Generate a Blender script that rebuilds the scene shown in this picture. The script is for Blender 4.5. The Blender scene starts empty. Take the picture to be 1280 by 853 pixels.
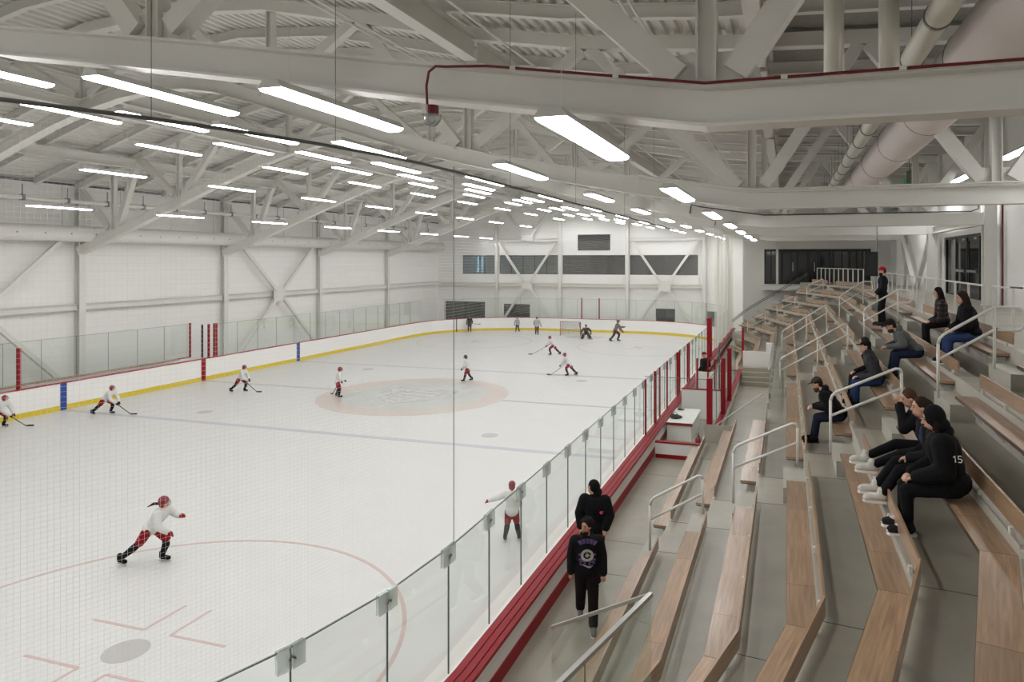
import bpy, math, random
from mathutils import Vector, Matrix
R = math.radians
SC = bpy.context.scene
COL = SC.collection
rnd = random.Random(7)
ORD = ['first', 'second', 'third', 'fourth', 'fifth', 'sixth', 'seventh', 'eighth', 'ninth', 'tenth', 'eleventh', 'twelfth',
       'thirteenth', 'fourteenth', 'fifteenth', 'sixteenth', 'seventeenth', 'eighteenth', 'nineteenth', 'twentieth'] + \
      ['twenty-' + s for s in ('first', 'second', 'third', 'fourth', 'fifth', 'sixth', 'seventh', 'eighth', 'ninth')] + ['thirtieth'] + \
      ['thirty-' + s for s in ('first', 'second', 'third', 'fourth', 'fifth', 'sixth', 'seventh', 'eighth', 'ninth')] + ['fortieth', 'forty-first', 'forty-second', 'forty-third', 'forty-fourth', 'forty-fifth']

# ------------------------------------------------------------------ materials
def lin(c):
    return tuple(((v / 255) / 12.92 if v / 255 <= .04045 else ((v / 255 + .055) / 1.055) ** 2.4) for v in c) + (1,)

def mat(name, rgb, rough=.6, metal=0, noise=0, nscale=8, spec=.5, bump=0, stretch=None, emit=0, sheen=0):
    m = bpy.data.materials.new(name); m.use_nodes = True
    nt = m.node_tree; b = nt.nodes['Principled BSDF']
    b.inputs['Base Color'].default_value = lin(rgb); b.inputs['Roughness'].default_value = rough
    b.inputs['Metallic'].default_value = metal; b.inputs['Specular IOR Level'].default_value = spec
    if emit:
        b.inputs['Emission Color'].default_value = lin(rgb); b.inputs['Emission Strength'].default_value = emit
    if noise or bump:
        tc = nt.nodes.new('ShaderNodeTexCoord'); mp = nt.nodes.new('ShaderNodeMapping')
        nt.links.new(tc.outputs['Object'], mp.inputs['Vector'])
        if stretch: mp.inputs['Scale'].default_value = stretch
        n = nt.nodes.new('ShaderNodeTexNoise'); n.inputs['Scale'].default_value = nscale
        n.inputs['Detail'].default_value = 5; n.inputs['Roughness'].default_value = .6
        nt.links.new(mp.outputs['Vector'], n.inputs['Vector'])
        if noise:
            cr = nt.nodes.new('ShaderNodeValToRGB')
            c = lin(rgb)
            cr.color_ramp.elements[0].position = .3; cr.color_ramp.elements[1].position = .7
            cr.color_ramp.elements[0].color = tuple(v * (1 - noise) for v in c[:3]) + (1,)
            cr.color_ramp.elements[1].color = tuple(min(1, v * (1 + noise * .7)) for v in c[:3]) + (1,)
            nt.links.new(n.outputs['Fac'], cr.inputs['Fac']); nt.links.new(cr.outputs['Color'], b.inputs['Base Color'])
        if bump:
            bp = nt.nodes.new('ShaderNodeBump'); bp.inputs['Strength'].default_value = bump; bp.inputs['Distance'].default_value = .01
            nt.links.new(n.outputs['Fac'], bp.inputs['Height']); nt.links.new(bp.outputs['Normal'], b.inputs['Normal'])
    return m

def wood_mat(name, rgb, axis_y=True):
    m = bpy.data.materials.new(name); m.use_nodes = True
    nt = m.node_tree; b = nt.nodes['Principled BSDF']
    tc = nt.nodes.new('ShaderNodeTexCoord'); mp = nt.nodes.new('ShaderNodeMapping')
    mp.inputs['Scale'].default_value = (22, 1.1, 22)
    nt.links.new(tc.outputs['Object'], mp.inputs['Vector'])
    n = nt.nodes.new('ShaderNodeTexNoise'); n.inputs['Scale'].default_value = 1.5; n.inputs['Detail'].default_value = 6; n.inputs['Distortion'].default_value = .6
    nt.links.new(mp.outputs['Vector'], n.inputs['Vector'])
    br = nt.nodes.new('ShaderNodeTexBrick'); br.offset = .37
    mp2 = nt.nodes.new('ShaderNodeMapping'); mp2.inputs['Rotation'].default_value = (0, 0, R(90)); mp2.inputs['Scale'].default_value = (1, 1, 1)
    nt.links.new(tc.outputs['Object'], mp2.inputs['Vector']); nt.links.new(mp2.outputs['Vector'], br.inputs['Vector'])
    br.inputs['Scale'].default_value = 1; br.inputs['Brick Width'].default_value = 2.44; br.inputs['Row Height'].default_value = .62
    br.inputs['Mortar Size'].default_value = .004; br.inputs['Color1'].default_value = (.86, .86, .86, 1); br.inputs['Color2'].default_value = (1.12, 1.1, 1.06, 1)
    br.inputs['Mortar'].default_value = (.25, .22, .2, 1)
    cr = nt.nodes.new('ShaderNodeValToRGB'); c = lin(rgb)
    cr.color_ramp.elements[0].position = .32; cr.color_ramp.elements[1].position = .72
    cr.color_ramp.elements[0].color = tuple(v * .72 for v in c[:3]) + (1,); cr.color_ramp.elements[1].color = tuple(min(1, v * 1.22) for v in c[:3]) + (1,)
    nt.links.new(n.outputs['Fac'], cr.inputs['Fac'])
    mx = nt.nodes.new('ShaderNodeMix'); mx.data_type = 'RGBA'; mx.blend_type = 'MULTIPLY'; mx.inputs[0].default_value = 1
    nt.links.new(cr.outputs['Color'], mx.inputs[6]); nt.links.new(br.outputs['Color'], mx.inputs[7])
    nt.links.new(mx.outputs[2], b.inputs['Base Color'])
    b.inputs['Roughness'].default_value = .34; b.inputs['Coat Weight'].default_value = .25; b.inputs['Coat Roughness'].default_value = .2
    return m

def wall_mat(name, rgb, bw=1.2, bh=.4, mortar=.92, vert=False):
    """painted block or panel wall with faint joints"""
    m = bpy.data.materials.new(name); m.use_nodes = True
    nt = m.node_tree; b = nt.nodes['Principled BSDF']
    tc = nt.nodes.new('ShaderNodeTexCoord'); sp = nt.nodes.new('ShaderNodeSeparateXYZ'); cb = nt.nodes.new('ShaderNodeCombineXYZ')
    ad = nt.nodes.new('ShaderNodeMath'); ad.operation = 'ADD'
    nt.links.new(tc.outputs['Object'], sp.inputs[0]); nt.links.new(sp.outputs['X'], ad.inputs[0]); nt.links.new(sp.outputs['Y'], ad.inputs[1])
    nt.links.new(ad.outputs[0], cb.inputs['X']); nt.links.new(sp.outputs['Z'], cb.inputs['Y'])
    br = nt.nodes.new('ShaderNodeTexBrick'); br.inputs['Scale'].default_value = 1; br.inputs['Brick Width'].default_value = bw; br.inputs['Row Height'].default_value = bh
    br.inputs['Mortar Size'].default_value = .012; c = lin(rgb)
    br.inputs['Color1'].default_value = c; br.inputs['Color2'].default_value = tuple(v * .975 for v in c[:3]) + (1,)
    br.inputs['Mortar'].default_value = tuple(v * mortar for v in c[:3]) + (1,)
    nt.links.new(cb.outputs[0], br.inputs['Vector']); nt.links.new(br.outputs['Color'], b.inputs['Base Color'])
    b.inputs['Roughness'].default_value = .6
    return m

def glass_mat(name, tint, rough=.0, refl=1.0, haze=0.0):
    m = bpy.data.materials.new(name); m.use_nodes = True
    nt = m.node_tree; nt.nodes.clear()
    out = nt.nodes.new('ShaderNodeOutputMaterial'); tr = nt.nodes.new('ShaderNodeBsdfTransparent'); gl = nt.nodes.new('ShaderNodeBsdfGlossy')
    fr = nt.nodes.new('ShaderNodeFresnel'); fr.inputs['IOR'].default_value = 1.45
    mu = nt.nodes.new('ShaderNodeMath'); mu.operation = 'MULTIPLY'; mu.inputs[1].default_value = refl
    tr.inputs['Color'].default_value = tint; gl.inputs['Roughness'].default_value = rough; gl.inputs['Color'].default_value = (.9, .95, .92, 1)
    mx = nt.nodes.new('ShaderNodeMixShader'); nt.links.new(fr.outputs[0], mu.inputs[0]); nt.links.new(mu.outputs[0], mx.inputs[0])
    nt.links.new(tr.outputs[0], mx.inputs[1]); nt.links.new(gl.outputs[0], mx.inputs[2])
    last = mx
    if haze:
        df = nt.nodes.new('ShaderNodeBsdfDiffuse'); df.inputs['Color'].default_value = (.75, .8, .77, 1)
        tl = nt.nodes.new('ShaderNodeBsdfTranslucent'); tl.inputs['Color'].default_value = (.85, .88, .86, 1); dd = nt.nodes.new('ShaderNodeMixShader'); dd.inputs[0].default_value = .6
        nt.links.new(df.outputs[0], dd.inputs[1]); nt.links.new(tl.outputs[0], dd.inputs[2]); df = dd
        m2 = nt.nodes.new('ShaderNodeMixShader'); m2.inputs[0].default_value = haze
        nt.links.new(mx.outputs[0], m2.inputs[1]); nt.links.new(df.outputs[0], m2.inputs[2]); last = m2
    nt.links.new(last.outputs[0], out.inputs['Surface'])
    return m

def net_mat(name, pitch, thr, rgb):
    m = bpy.data.materials.new(name); m.use_nodes = True
    nt = m.node_tree; nt.nodes.clear()
    out = nt.nodes.new('ShaderNodeOutputMaterial'); tr = nt.nodes.new('ShaderNodeBsdfTransparent'); df = nt.nodes.new('ShaderNodeBsdfDiffuse')
    df.inputs['Color'].default_value = lin(rgb)
    tl = nt.nodes.new('ShaderNodeBsdfTranslucent'); tl.inputs['Color'].default_value = lin(rgb)
    dd = nt.nodes.new('ShaderNodeMixShader'); dd.inputs[0].default_value = .5; nt.links.new(df.outputs[0], dd.inputs[1]); nt.links.new(tl.outputs[0], dd.inputs[2]); df = dd
    uv = nt.nodes.new('ShaderNodeUVMap'); sp = nt.nodes.new('ShaderNodeSeparateXYZ'); nt.links.new(uv.outputs[0], sp.inputs[0])
    res = []
    for ax in ('X', 'Y'):
        d = nt.nodes.new('ShaderNodeMath'); d.operation = 'DIVIDE'; d.inputs[1].default_value = pitch; nt.links.new(sp.outputs[ax], d.inputs[0])
        f = nt.nodes.new('ShaderNodeMath'); f.operation = 'FRACT'; nt.links.new(d.outputs[0], f.inputs[0])
        l = nt.nodes.new('ShaderNodeMath'); l.operation = 'LESS_THAN'; l.inputs[1].default_value = thr; nt.links.new(f.outputs[0], l.inputs[0]); res.append(l)
    mxm = nt.nodes.new('ShaderNodeMath'); mxm.operation = 'MAXIMUM'
    nt.links.new(res[0].outputs[0], mxm.inputs[0]); nt.links.new(res[1].outputs[0], mxm.inputs[1])
    mx = nt.nodes.new('ShaderNodeMixShader'); nt.links.new(mxm.outputs[0], mx.inputs[0]); nt.links.new(tr.outputs[0], mx.inputs[1]); nt.links.new(df.outputs[0], mx.inputs[2])
    nt.links.new(mx.outputs[0], out.inputs['Surface'])
    return m

def plaid_mat(name):
    m = bpy.data.materials.new(name); m.use_nodes = True
    nt = m.node_tree; b = nt.nodes['Principled BSDF']; b.inputs['Roughness'].default_value = .9
    tc = nt.nodes.new('ShaderNodeTexCoord'); sp = nt.nodes.new('ShaderNodeSeparateXYZ'); nt.links.new(tc.outputs['Object'], sp.inputs[0])
    ls = []
    for ax, p in (('X', .11), ('Y', .11), ('Z', .11)):
        d = nt.nodes.new('ShaderNodeMath'); d.operation = 'DIVIDE'; d.inputs[1].default_value = p; nt.links.new(sp.outputs[ax], d.inputs[0])
        f = nt.nodes.new('ShaderNodeMath'); f.operation = 'FRACT'; nt.links.new(d.outputs[0], f.inputs[0])
        l = nt.nodes.new('ShaderNodeMath'); l.operation = 'LESS_THAN'; l.inputs[1].default_value = .22; nt.links.new(f.outputs[0], l.inputs[0]); ls.append(l)
    a = nt.nodes.new('ShaderNodeMath'); a.operation = 'ADD'; nt.links.new(ls[1].outputs[0], a.inputs[0]); nt.links.new(ls[2].outputs[0], a.inputs[1])
    cr = nt.nodes.new('ShaderNodeValToRGB'); cr.color_ramp.elements[0].color = lin((22, 20, 20)); cr.color_ramp.elements[1].color = lin((120, 100, 88)); cr.color_ramp.elements[1].position = 1
    e = cr.color_ramp.elements.new(.5); e.color = lin((58, 40, 38))
    dv = nt.nodes.new('ShaderNodeMath'); dv.operation = 'DIVIDE'; dv.inputs[1].default_value = 2; nt.links.new(a.outputs[0], dv.inputs[0])
    nt.links.new(dv.outputs[0], cr.inputs['Fac']); nt.links.new(cr.outputs['Color'], b.inputs['Base Color'])
    return m

M = dict(
    ice=mat('ice', (210, 209, 206), .34, 0, .02, .8, .3),
    white=mat('white_paint', (232, 230, 225), .5), steel=mat('white_steel', (226, 224, 218), .45, noise=.02, nscale=2),
    deck=mat('white_deck', (222, 220, 213), .6, noise=.03, nscale=1.5),
    wall=wall_mat('white_wall', (243, 242, 238)), wallp=wall_mat('white_panel_wall', (243, 242, 238), 2.4, 1.2, .96),
    board=mat('board_plastic', (243, 241, 238), .3), yellow=mat('yellow_kick', (222, 196, 40), .35), red=mat('red_plastic', (168, 30, 40), .4),
    redsteel=mat('red_steel', (146, 18, 31), .5, spec=.3), blue=mat('blue_stripe', (42, 70, 150), .4),
    conc=mat('polished_concrete', (160, 154, 139), .36, noise=.13, nscale=1.3, spec=.45), concl=mat('concrete_step', (176, 172, 160), .5, noise=.07, nscale=4),
    concface=mat('concrete_riser', (178, 172, 160), .6, noise=.06, nscale=3),
    wood=wood_mat('oak_plank', (166, 136, 108)), rail=mat('white_rail', (214, 212, 206), .35, .0, spec=.6), chrome=mat('brushed_steel', (190, 190, 186), .28, .9),
    clip=mat('clip_plastic', (206, 210, 208), .3), dark=mat('dark_frame', (22, 23, 25), .4), dglass=mat('dark_glass', (26, 29, 31), .07, spec=.8), black=mat('black', (12, 12, 13), .6),
    louver=mat('grey_louver', (96, 96, 94), .5), lightmetal=mat('fixture_metal', (206, 206, 202), .4), duct=mat('fabric_duct', (228, 219, 215), .75, noise=.02, nscale=1),
    spiral=mat('spiral_duct', (214, 212, 200), .32, .15), clamp=mat('galvanised', (130, 132, 132), .35, .8), cable=mat('dark_cable', (84, 85, 82), .5),
    spray=mat('grey_spray_finish', (150, 148, 141), .95, noise=.12, nscale=9, bump=.6), redpipe=mat('red_pipe', (104, 20, 24), .45), green=mat('exit_green', (20, 110, 60), .4, emit=.6), seam=mat('glass_edge', (88, 100, 96), .4), joint=mat('joint', (86, 82, 74), .8),
    lblue=mat('ice_blue', (180, 179, 187), .3), lgrey=mat('ice_grey', (174, 171, 170), .3), lpink=mat('ice_pink', (196, 170, 163), .3, noise=.04, nscale=3), lring=mat('ice_ring', (199, 186, 178), .3, noise=.05, nscale=1.2),
    ldisc=mat('ice_disc', (190, 192, 188), .3, noise=.07, nscale=1.1), lwhite=mat('ice_white', (201, 200, 197), .2),
)
M['glass'] = glass_mat('shield_glass', (.962, .978, .968, 1), .0, .18, .02)
M['guard'] = glass_mat('guard_glass', (.975, .985, .98, 1), .0, .3, .0)
M['clip'] = glass_mat('clip_plastic', (.96, .97, .965, 1), .1, .5, .3)
M['wglass'] = glass_mat('blue_window_glass', (.55, .68, .74, 1), .02, 1, .25)
M['net'] = net_mat('net_mesh', .037, .034, (226, 225, 220))
M['netf'] = net_mat('net_mesh_far', .046, .06, (214, 212, 205))
M['netd'] = net_mat('net_folds', .046, .38, (226, 224, 214))
_dif = mat('light_diffuser', (249, 250, 251), .5, emit=28.5)
M['diff'] = _dif

# ------------------------------------------------------------------ mesh building
class MB:
    def __init__(s): s.v = []; s.f = []; s.uv = None
    def add(s, vs, fs):
        b = len(s.v); s.v += [tuple(p) for p in vs]; s.f += [tuple(i + b for i in f) for f in fs]; return s
    def box(s, a, b):
        x0, y0, z0 = (min(a[i], b[i]) for i in range(3)); x1, y1, z1 = (max(a[i], b[i]) for i in range(3))
        return s.add([(x0, y0, z0), (x1, y0, z0), (x1, y1, z0), (x0, y1, z0), (x0, y0, z1), (x1, y0, z1), (x1, y1, z1), (x0, y1, z1)],
                     [(0, 3, 2, 1), (4, 5, 6, 7), (0, 1, 5, 4), (1, 2, 6, 5), (2, 3, 7, 6), (3, 0, 4, 7)])
    def prism(s, poly, d):
        """closed 3-D polygon swept by vector d"""
        n = len(poly); d = Vector(d); t = [Vector(p) for p in poly]
        return s.add(t + [p + d for p in t], [tuple(range(n))[::-1], tuple(range(n, 2 * n))] + [(i, (i + 1) % n, (i + 1) % n + n, i + n) for i in range(n)])
    def bar(s, a, b, w, h, up=(0, 0, 1)):
        a, b = Vector(a), Vector(b); d = (b - a).normalized(); u = Vector(up)
        x = d.cross(u)
        if x.length < 1e-4: x = d.cross(Vector((0, 1, 0)))
        x.normalize(); y = x.cross(d).normalized()
        q = [a + x * sx * w / 2 + y * sy * h / 2 for sx, sy in ((-1, -1), (1, -1), (1, 1), (-1, 1))]
        return s.prism(q, b - a)
    def ibeam(s, a, b, w, h, t=.03, up=(0, 0, 1)):
        a, b = Vector(a), Vector(b); d = (b - a).normalized(); u = Vector(up)
        x = d.cross(u).normalized(); y = x.cross(d).normalized()
        pr = [(-w / 2, -h / 2), (w / 2, -h / 2), (w / 2, -h / 2 + t), (t / 2, -h / 2 + t), (t / 2, h / 2 - t), (w / 2, h / 2 - t), (w / 2, h / 2), (-w / 2, h / 2),
              (-w / 2, h / 2 - t), (-t / 2, h / 2 - t), (-t / 2, -h / 2 + t), (-w / 2, -h / 2 + t)]
        return s.prism([a + x * p + y * q for p, q in pr], b - a)
    def sweep(s, path, prof, up=(0, 0, 1), closed=False, caps=True):
        """profile [(side, up)] swept along a path with mitred joints"""
        P = [Vector(p) for p in path]; n = len(P); m = len(prof); U = Vector(up); vs = []
        for i, p in enumerate(P):
            if closed: d0, d1 = (p - P[i - 1]).normalized(), (P[(i + 1) % n] - p).normalized()
            else:
                d0 = (p - P[i - 1]).normalized() if i else (P[1] - p).normalized()
                d1 = (P[i + 1] - p).normalized() if i < n - 1 else d0
            x0 = d0.cross(U).normalized(); x1 = d1.cross(U).normalized(); x = (x0 + x1).normalized(); k = 1 / max(.3, x.dot(x0))
            t = (d0 + d1).normalized(); y = x.cross(t).normalized()
            ky = 1 / max(.3, y.dot(x0.cross(d0).normalized())) if abs(U.z) else 1
            for a, b in prof: vs.append(p + x * a * k + y * b * ky)
        fs = [(i * m + j, i * m + (j + 1) % m, ((i + 1) % n) * m + (j + 1) % m, ((i + 1) % n) * m + j) for i in range(n if closed else n - 1) for j in range(m)]
        if caps and not closed: fs += [tuple(range(m))[::-1], tuple(range((n - 1) * m, n * m))]
        return s.add(vs, fs)
    def tube(s, path, r, seg=8, closed=False):
        P = [Vector(p) for p in path]; n = len(P); vs = []; fs = []
        x = None
        for i, p in enumerate(P):
            d0 = (p - P[i - 1]).normalized() if (i or closed) else (P[1] - p).normalized()
            d1 = (P[(i + 1) % n] - p).normalized() if (i < n - 1 or closed) else d0
            t = (d0 + d1)
            t = t.normalized() if t.length > 1e-6 else d1
            if x is None:
                x = t.cross(Vector((0, 0, 1)))
                if x.length < 1e-3: x = t.cross(Vector((0, 1, 0)))
            x = (x - t * x.dot(t)).normalized(); y = t.cross(x)
            rr = r[i] if isinstance(r, (list, tuple)) else r
            for j in range(seg):
                a = 2 * math.pi * j / seg; vs.append(p + x * math.cos(a) * rr + y * math.sin(a) * rr)
        for i in range(n if closed else n - 1):
            for j in range(seg):
                fs.append((i * seg + j, i * seg + (j + 1) % seg, ((i + 1) % n) * seg + (j + 1) % seg, ((i + 1) % n) * seg + j))
        if not closed: fs += [tuple(range(seg))[::-1], tuple(range((n - 1) * seg, n * seg))]
        return s.add(vs, fs)
    def cap(s, a, b, r0, r1, seg=10, flat=None):
        """tapered capsule; flat=(axis, factor) squashes it across one axis about its line"""
        a, b = Vector(a), Vector(b); d = b - a; L = d.length
        d = d / L if L > 1e-6 else Vector((0, 0, 1))
        pts = [(-math.cos(R(t)), math.sin(R(t))) for t in (18, 45, 70, 90)]
        path = [(a + d * (c * r0), q * r0) for c, q in pts] + [(b + d * (-c * r1), q * r1) for c, q in pts[::-1]]
        b0 = len(s.v); s.tube([p for p, _ in path], [q for _, q in path], seg)
        if flat:
            ax, k = Vector(flat[0]).normalized(), flat[1]
            for i in range(b0, len(s.v)):
                v = Vector(s.v[i]); t = max(0, min(L, (v - a).dot(d))); c = a + d * t; o = v - c
                s.v[i] = tuple(c + o + ax * (o.dot(ax) * (k - 1)))
        return s
    def ell(s, c, rad, rot=None, seg=12, rings=8):
        c = Vector(c); vs = []; fs = []
        rot = rot or Matrix.Identity(3)
        for i in range(rings + 1):
            th = math.pi * (i + (.12 if i == 0 else -.12 if i == rings else 0)) / rings
            for j in range(seg):
                a = 2 * math.pi * j / seg
                vs.append(c + rot @ Vector((rad[0] * math.sin(th) * math.cos(a), rad[1] * math.sin(th) * math.sin(a), rad[2] * math.cos(th))))
        for i in range(rings):
            for j in range(seg): fs.append((i * seg + j, (i + 1) * seg + j, (i + 1) * seg + (j + 1) % seg, i * seg + (j + 1) % seg))
        fs += [tuple(range(seg)), tuple(range(rings * seg, (rings + 1) * seg))[::-1]]
        return s.add(vs, fs)
    def tf(s, mtx): s.v = [tuple(mtx @ Vector(p)) for p in s.v]; return s
    def build(s, name, m, parent=None, smooth=False, remesh=0, loc=None):
        me = bpy.data.meshes.new(name); me.from_pydata(s.v, [], s.f); me.update()
        if s.uv:
            ul = me.uv_layers.new(name='UVMap')
            for l in me.loops: ul.data[l.index].uv = s.uv[l.vertex_index]
        o = bpy.data.objects.new(name, me); COL.objects.link(o)
        me.materials.append(m)
        if smooth or remesh:
            for p in me.polygons: p.use_smooth = True
        if remesh:
            md = o.modifiers.new('Remesh', 'REMESH'); md.mode = 'VOXEL'; md.voxel_size = remesh; md.use_smooth_shade = True
            sm = o.modifiers.new('Smooth', 'SMOOTH'); sm.factor = .5; sm.iterations = 2
        if parent: o.parent = parent
        if loc: o.location = loc
        return o

def tag(o, label=None, cat=None, group=None, kind=None):
    if label: o['label'] = label
    if cat: o['category'] = cat
    if group: o['group'] = group
    if kind: o['kind'] = kind
    return o
def thing(name, label, cat, loc=(0, 0, 0), rz=0, group=None):
    o = bpy.data.objects.new(name, None); COL.objects.link(o); o.location = loc; o.rotation_euler = (0, 0, rz); o.empty_display_size = .2
    return tag(o, label, cat, group)
def struct(name, mb, m): return tag(mb.build(name, m), None, None, None, 'structure')
def lerp(a, b, t): return a + (b - a) * t
def interp(x, pts):
    if x <= pts[0][0]: return pts[0][1]
    for (x0, y0), (x1, y1) in zip(pts, pts[1:]):
        if x <= x1: return lerp(y0, y1, (x - x0) / (x1 - x0))
    return pts[-1][1]

# ------------------------------------------------------------------ camera
cam = bpy.data.cameras.new('camera'); co = bpy.data.objects.new('camera', cam); COL.objects.link(co)
co.location = (17.319, -29.901, 6.594); co.rotation_euler = (R(90), 0, .301304)
cam.sensor_width = 36; cam.sensor_fit = 'HORIZONTAL'; cam.lens = 862.671 / 1280 * 36
cam.shift_x = (640 - 714.838) / 1280; cam.shift_y = -(426.5 - 324.758) / 1280; cam.clip_end = 300
SC.camera = co
def inview(x, y, z):
    """does the photograph's frame take in this point"""
    dx, dy = x - 17.319, y + 29.901; c, s = math.cos(.301304), math.sin(.301304); fw = -s * dx + c * dy
    if fw < .5: return False
    return 0 <= 714.8 + 862.7 * (c * dx + s * dy) / fw <= 1280 and 0 <= 324.8 - 862.7 * (z - 6.594) / fw <= 853
def counts(pts, label, hidden):
    """labels counted along a row, from the first one that is in view"""
    out, k = [], 0
    for p in pts:
        if inview(*p): out.append(label % ORD[k]); k += 1
        else: out.append(hidden)
    return out

# ================================================================== ICE AND RINK
XL, XR, YE, RC = -12.95, 13.2, 30.48, 8.5      # inner faces of the boards, corner radius
def rink_path(off=0.0, seg=10):
    """closed rounded rectangle, counter-clockwise from the near end of the stand side, offset outwards"""
    r = RC + off; pts = []
    for cx, cy, a0 in ((XR - RC, YE - RC, 0), (XL + RC, YE - RC, 90), (XL + RC, -YE + RC, 180), (XR - RC, -YE + RC, 270)):
        for i in range(seg + 1):
            a = R(a0 + 90 * i / seg); pts.append((cx + r * math.cos(a), cy + r * math.sin(a)))
    return pts
ice = MB(); pp = rink_path(.2)
ice.prism([(x, y, -.15) for x, y in pp], (0, 0, .15))
ice_o = struct('floor', ice, M['ice'])
def flat(name, m, polys, z=.004):
    b = MB()
    for p in polys: b.prism([(x, y, z - .003) for x, y in p], (0, 0, .003))
    return b.build(name, m, ice_o)
def ringpoly(cx, cy, r0, r1, n=64):
    out = []
    for i in range(n):
        a, c = 2 * math.pi * i / n, 2 * math.pi * (i + 1) / n
        out.append([(cx + r0 * math.cos(a), cy + r0 * math.sin(a)), (cx + r1 * math.cos(a), cy + r1 * math.sin(a)), (cx + r1 * math.cos(c), cy + r1 * math.sin(c)), (cx + r0 * math.cos(c), cy + r0 * math.sin(c))])
    return out
def disc(cx, cy, r, n=40): return [(cx + r * math.cos(2 * math.pi * i / n), cy + r * math.sin(2 * math.pi * i / n)) for i in range(n)]
def rect(x0, y0, x1, y1): return [(x0, y0), (x1, y0), (x1, y1), (x0, y1)]
for y in (-7.62, 7.62): flat('blue_line', M['lblue'], [rect(XL, y - .15, XR, y + .15)])
flat('centre_line', M['lgrey'], [rect(XL, -.11, -4.6, .11), rect(4.6, -.11, XR, .11)])
flat('centre_circle_band', M['lring'], ringpoly(0, 0, 3.45, 4.57), .006)
flat('centre_disc', M['ldisc'], [disc(0, 0, 3.45, 64)], .006)
# faint crest in the centre disc: a plain shield and bars
flat('centre_emblem', M['lwhite'], [[(-1.7, 1.5), (1.7, 1.5), (1.9, 0), (1.2, -1.4), (0, -2.1), (-1.2, -1.4), (-1.9, 0)]], .008)
flat('centre_emblem', M['ldisc'], [rect(-1.1, -.2, 1.1, .1), rect(-.9, .5, .9, .8), rect(-.6, -.9, .6, -.65)], .010)
for y in (-27.1, 27.1): flat('goal_line', M['lpink'], [rect(-10.5, y - .03, 10.7, y + .03)])
for cx in (-6.7, 6.7):
    for cy in (-6.1, 6.1): flat('face_off_spot', M['lgrey'], [disc(cx, cy, .32)])
    for cy in (-21.03, 21.03):
        flat('face_off_spot', M['lgrey'], [disc(cx, cy, .36)]); flat('face_off_circle', M['lpink'], ringpoly(cx, cy, 4.52, 4.6, 96))
        hs = []
        for sx in (-1, 1):
            for sy in (-1, 1):
                hs += [rect(cx + sx * .3, cy + sy * .6 - .03, cx + sx * 1.5, cy + sy * .6 + .03), rect(cx + sx * .3 - .03, cy + sy * .6, cx + sx * .3 + .03, cy + sy * 1.5)]
        flat('hash_mark', M['lpink'], hs)
flat('goal_crease', M['lblue'], [[(.9 + 1.8 * math.cos(R(a)), 27.05 - 1.8 * math.sin(R(a))) for a in range(0, 181, 15)]])

# ---- dasher boards: four runs
def board_run(label, name_pts, h=1.17, extra=None, th=.16):
    t = thing('dasher_board', label, 'dasher board', (name_pts[len(name_pts) // 2][0], name_pts[len(name_pts) // 2][1], 0), 0, 'boards round the rink')
    ox, oy, _ = t.location
    P = [(x - ox, y - oy, 0) for x, y in name_pts]
    def prof(s0, s1, z0, z1): return [(s0, z0), (s1, z0), (s1, z1), (s0, z1)]
    MB().sweep(P, prof(0, th, .22, h)).build('white_panel', M['board'], t)
    MB().sweep(P, prof(-.006, th, 0, .22)).build('kick_strip', M['yellow'], t)
    MB().sweep(P, prof(-.012, th + .02, h, h + .035)).build('cap_rail', M['red'], t)
    for nm, m, y0, y1 in (extra or []):
        MB().box((XL - ox - .02, y0 - oy, 0), (XL - ox + .012, y1 - oy, h)).build(nm, m, t)
    return t
full = rink_path(0, 10)
# path order: corner far/stand (0-10), corner far/left (11-21), corner near/left (22-32), corner near/stand (33-43)
board_run('white dasher board with yellow kick strip below the far wall, curved at both ends', full[0:22])
board_run('long straight white dasher board with blue and red stripes, opposite the stands', [full[21], (XL, 10), (XL, 0), (XL, -10), full[22]],
          extra=[('blue_stripe', M['blue'], -7.77, -7.47), ('blue_stripe', M['blue'], 7.47, 7.77), ('red_stripe', M['redsteel'], -.15, .15)])
board_run('curved white dasher board round the end of the ice nearest the stands corner', full[22:35])

# ---- stand side boards: thick, seen from the walkway behind
GX = 13.45; CAPZ = 1.62; WALK = 1.055
near_curve = [(GX - 8.6 + 8.6 * math.cos(R(a)), -22.3 + 8.6 * math.sin(R(a))) for a in range(-66, 1, 6)]
side_pts = near_curve + [(GX, y) for y in (-18, -10.7, -2, 6, 14, 21.9)]
t = thing('dasher_board', 'thick white board with red cap and red kick, between the walkway and the ice', 'dasher board', (GX, -10, 0), 0, 'boards round the rink')
P = [(x - GX, y + 10, 0) for x, y in side_pts]
def prof(s0, s1, z0, z1): return [(s0, z0), (s1, z0), (s1, z1), (s0, z1)]
MB().sweep(P, prof(-.25, .28, .0, CAPZ - .06)).build('white_panel', M['white'], t)
MB().sweep(P, prof(-.255, .27, .0, .2)).build('kick_strip', M['yellow'], t)
for i, (a, b) in enumerate(((.03, .13), (.135, .235), (.24, .32))):
    MB().sweep(P, prof(a, b, CAPZ - .07, CAPZ - .01 * i)).build('red_cap_rail', M['redsteel'], t)
MB().sweep(P, prof(.27, .30, WALK, WALK + .2)).build('red_kick_plate', M['redsteel'], t)

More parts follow.
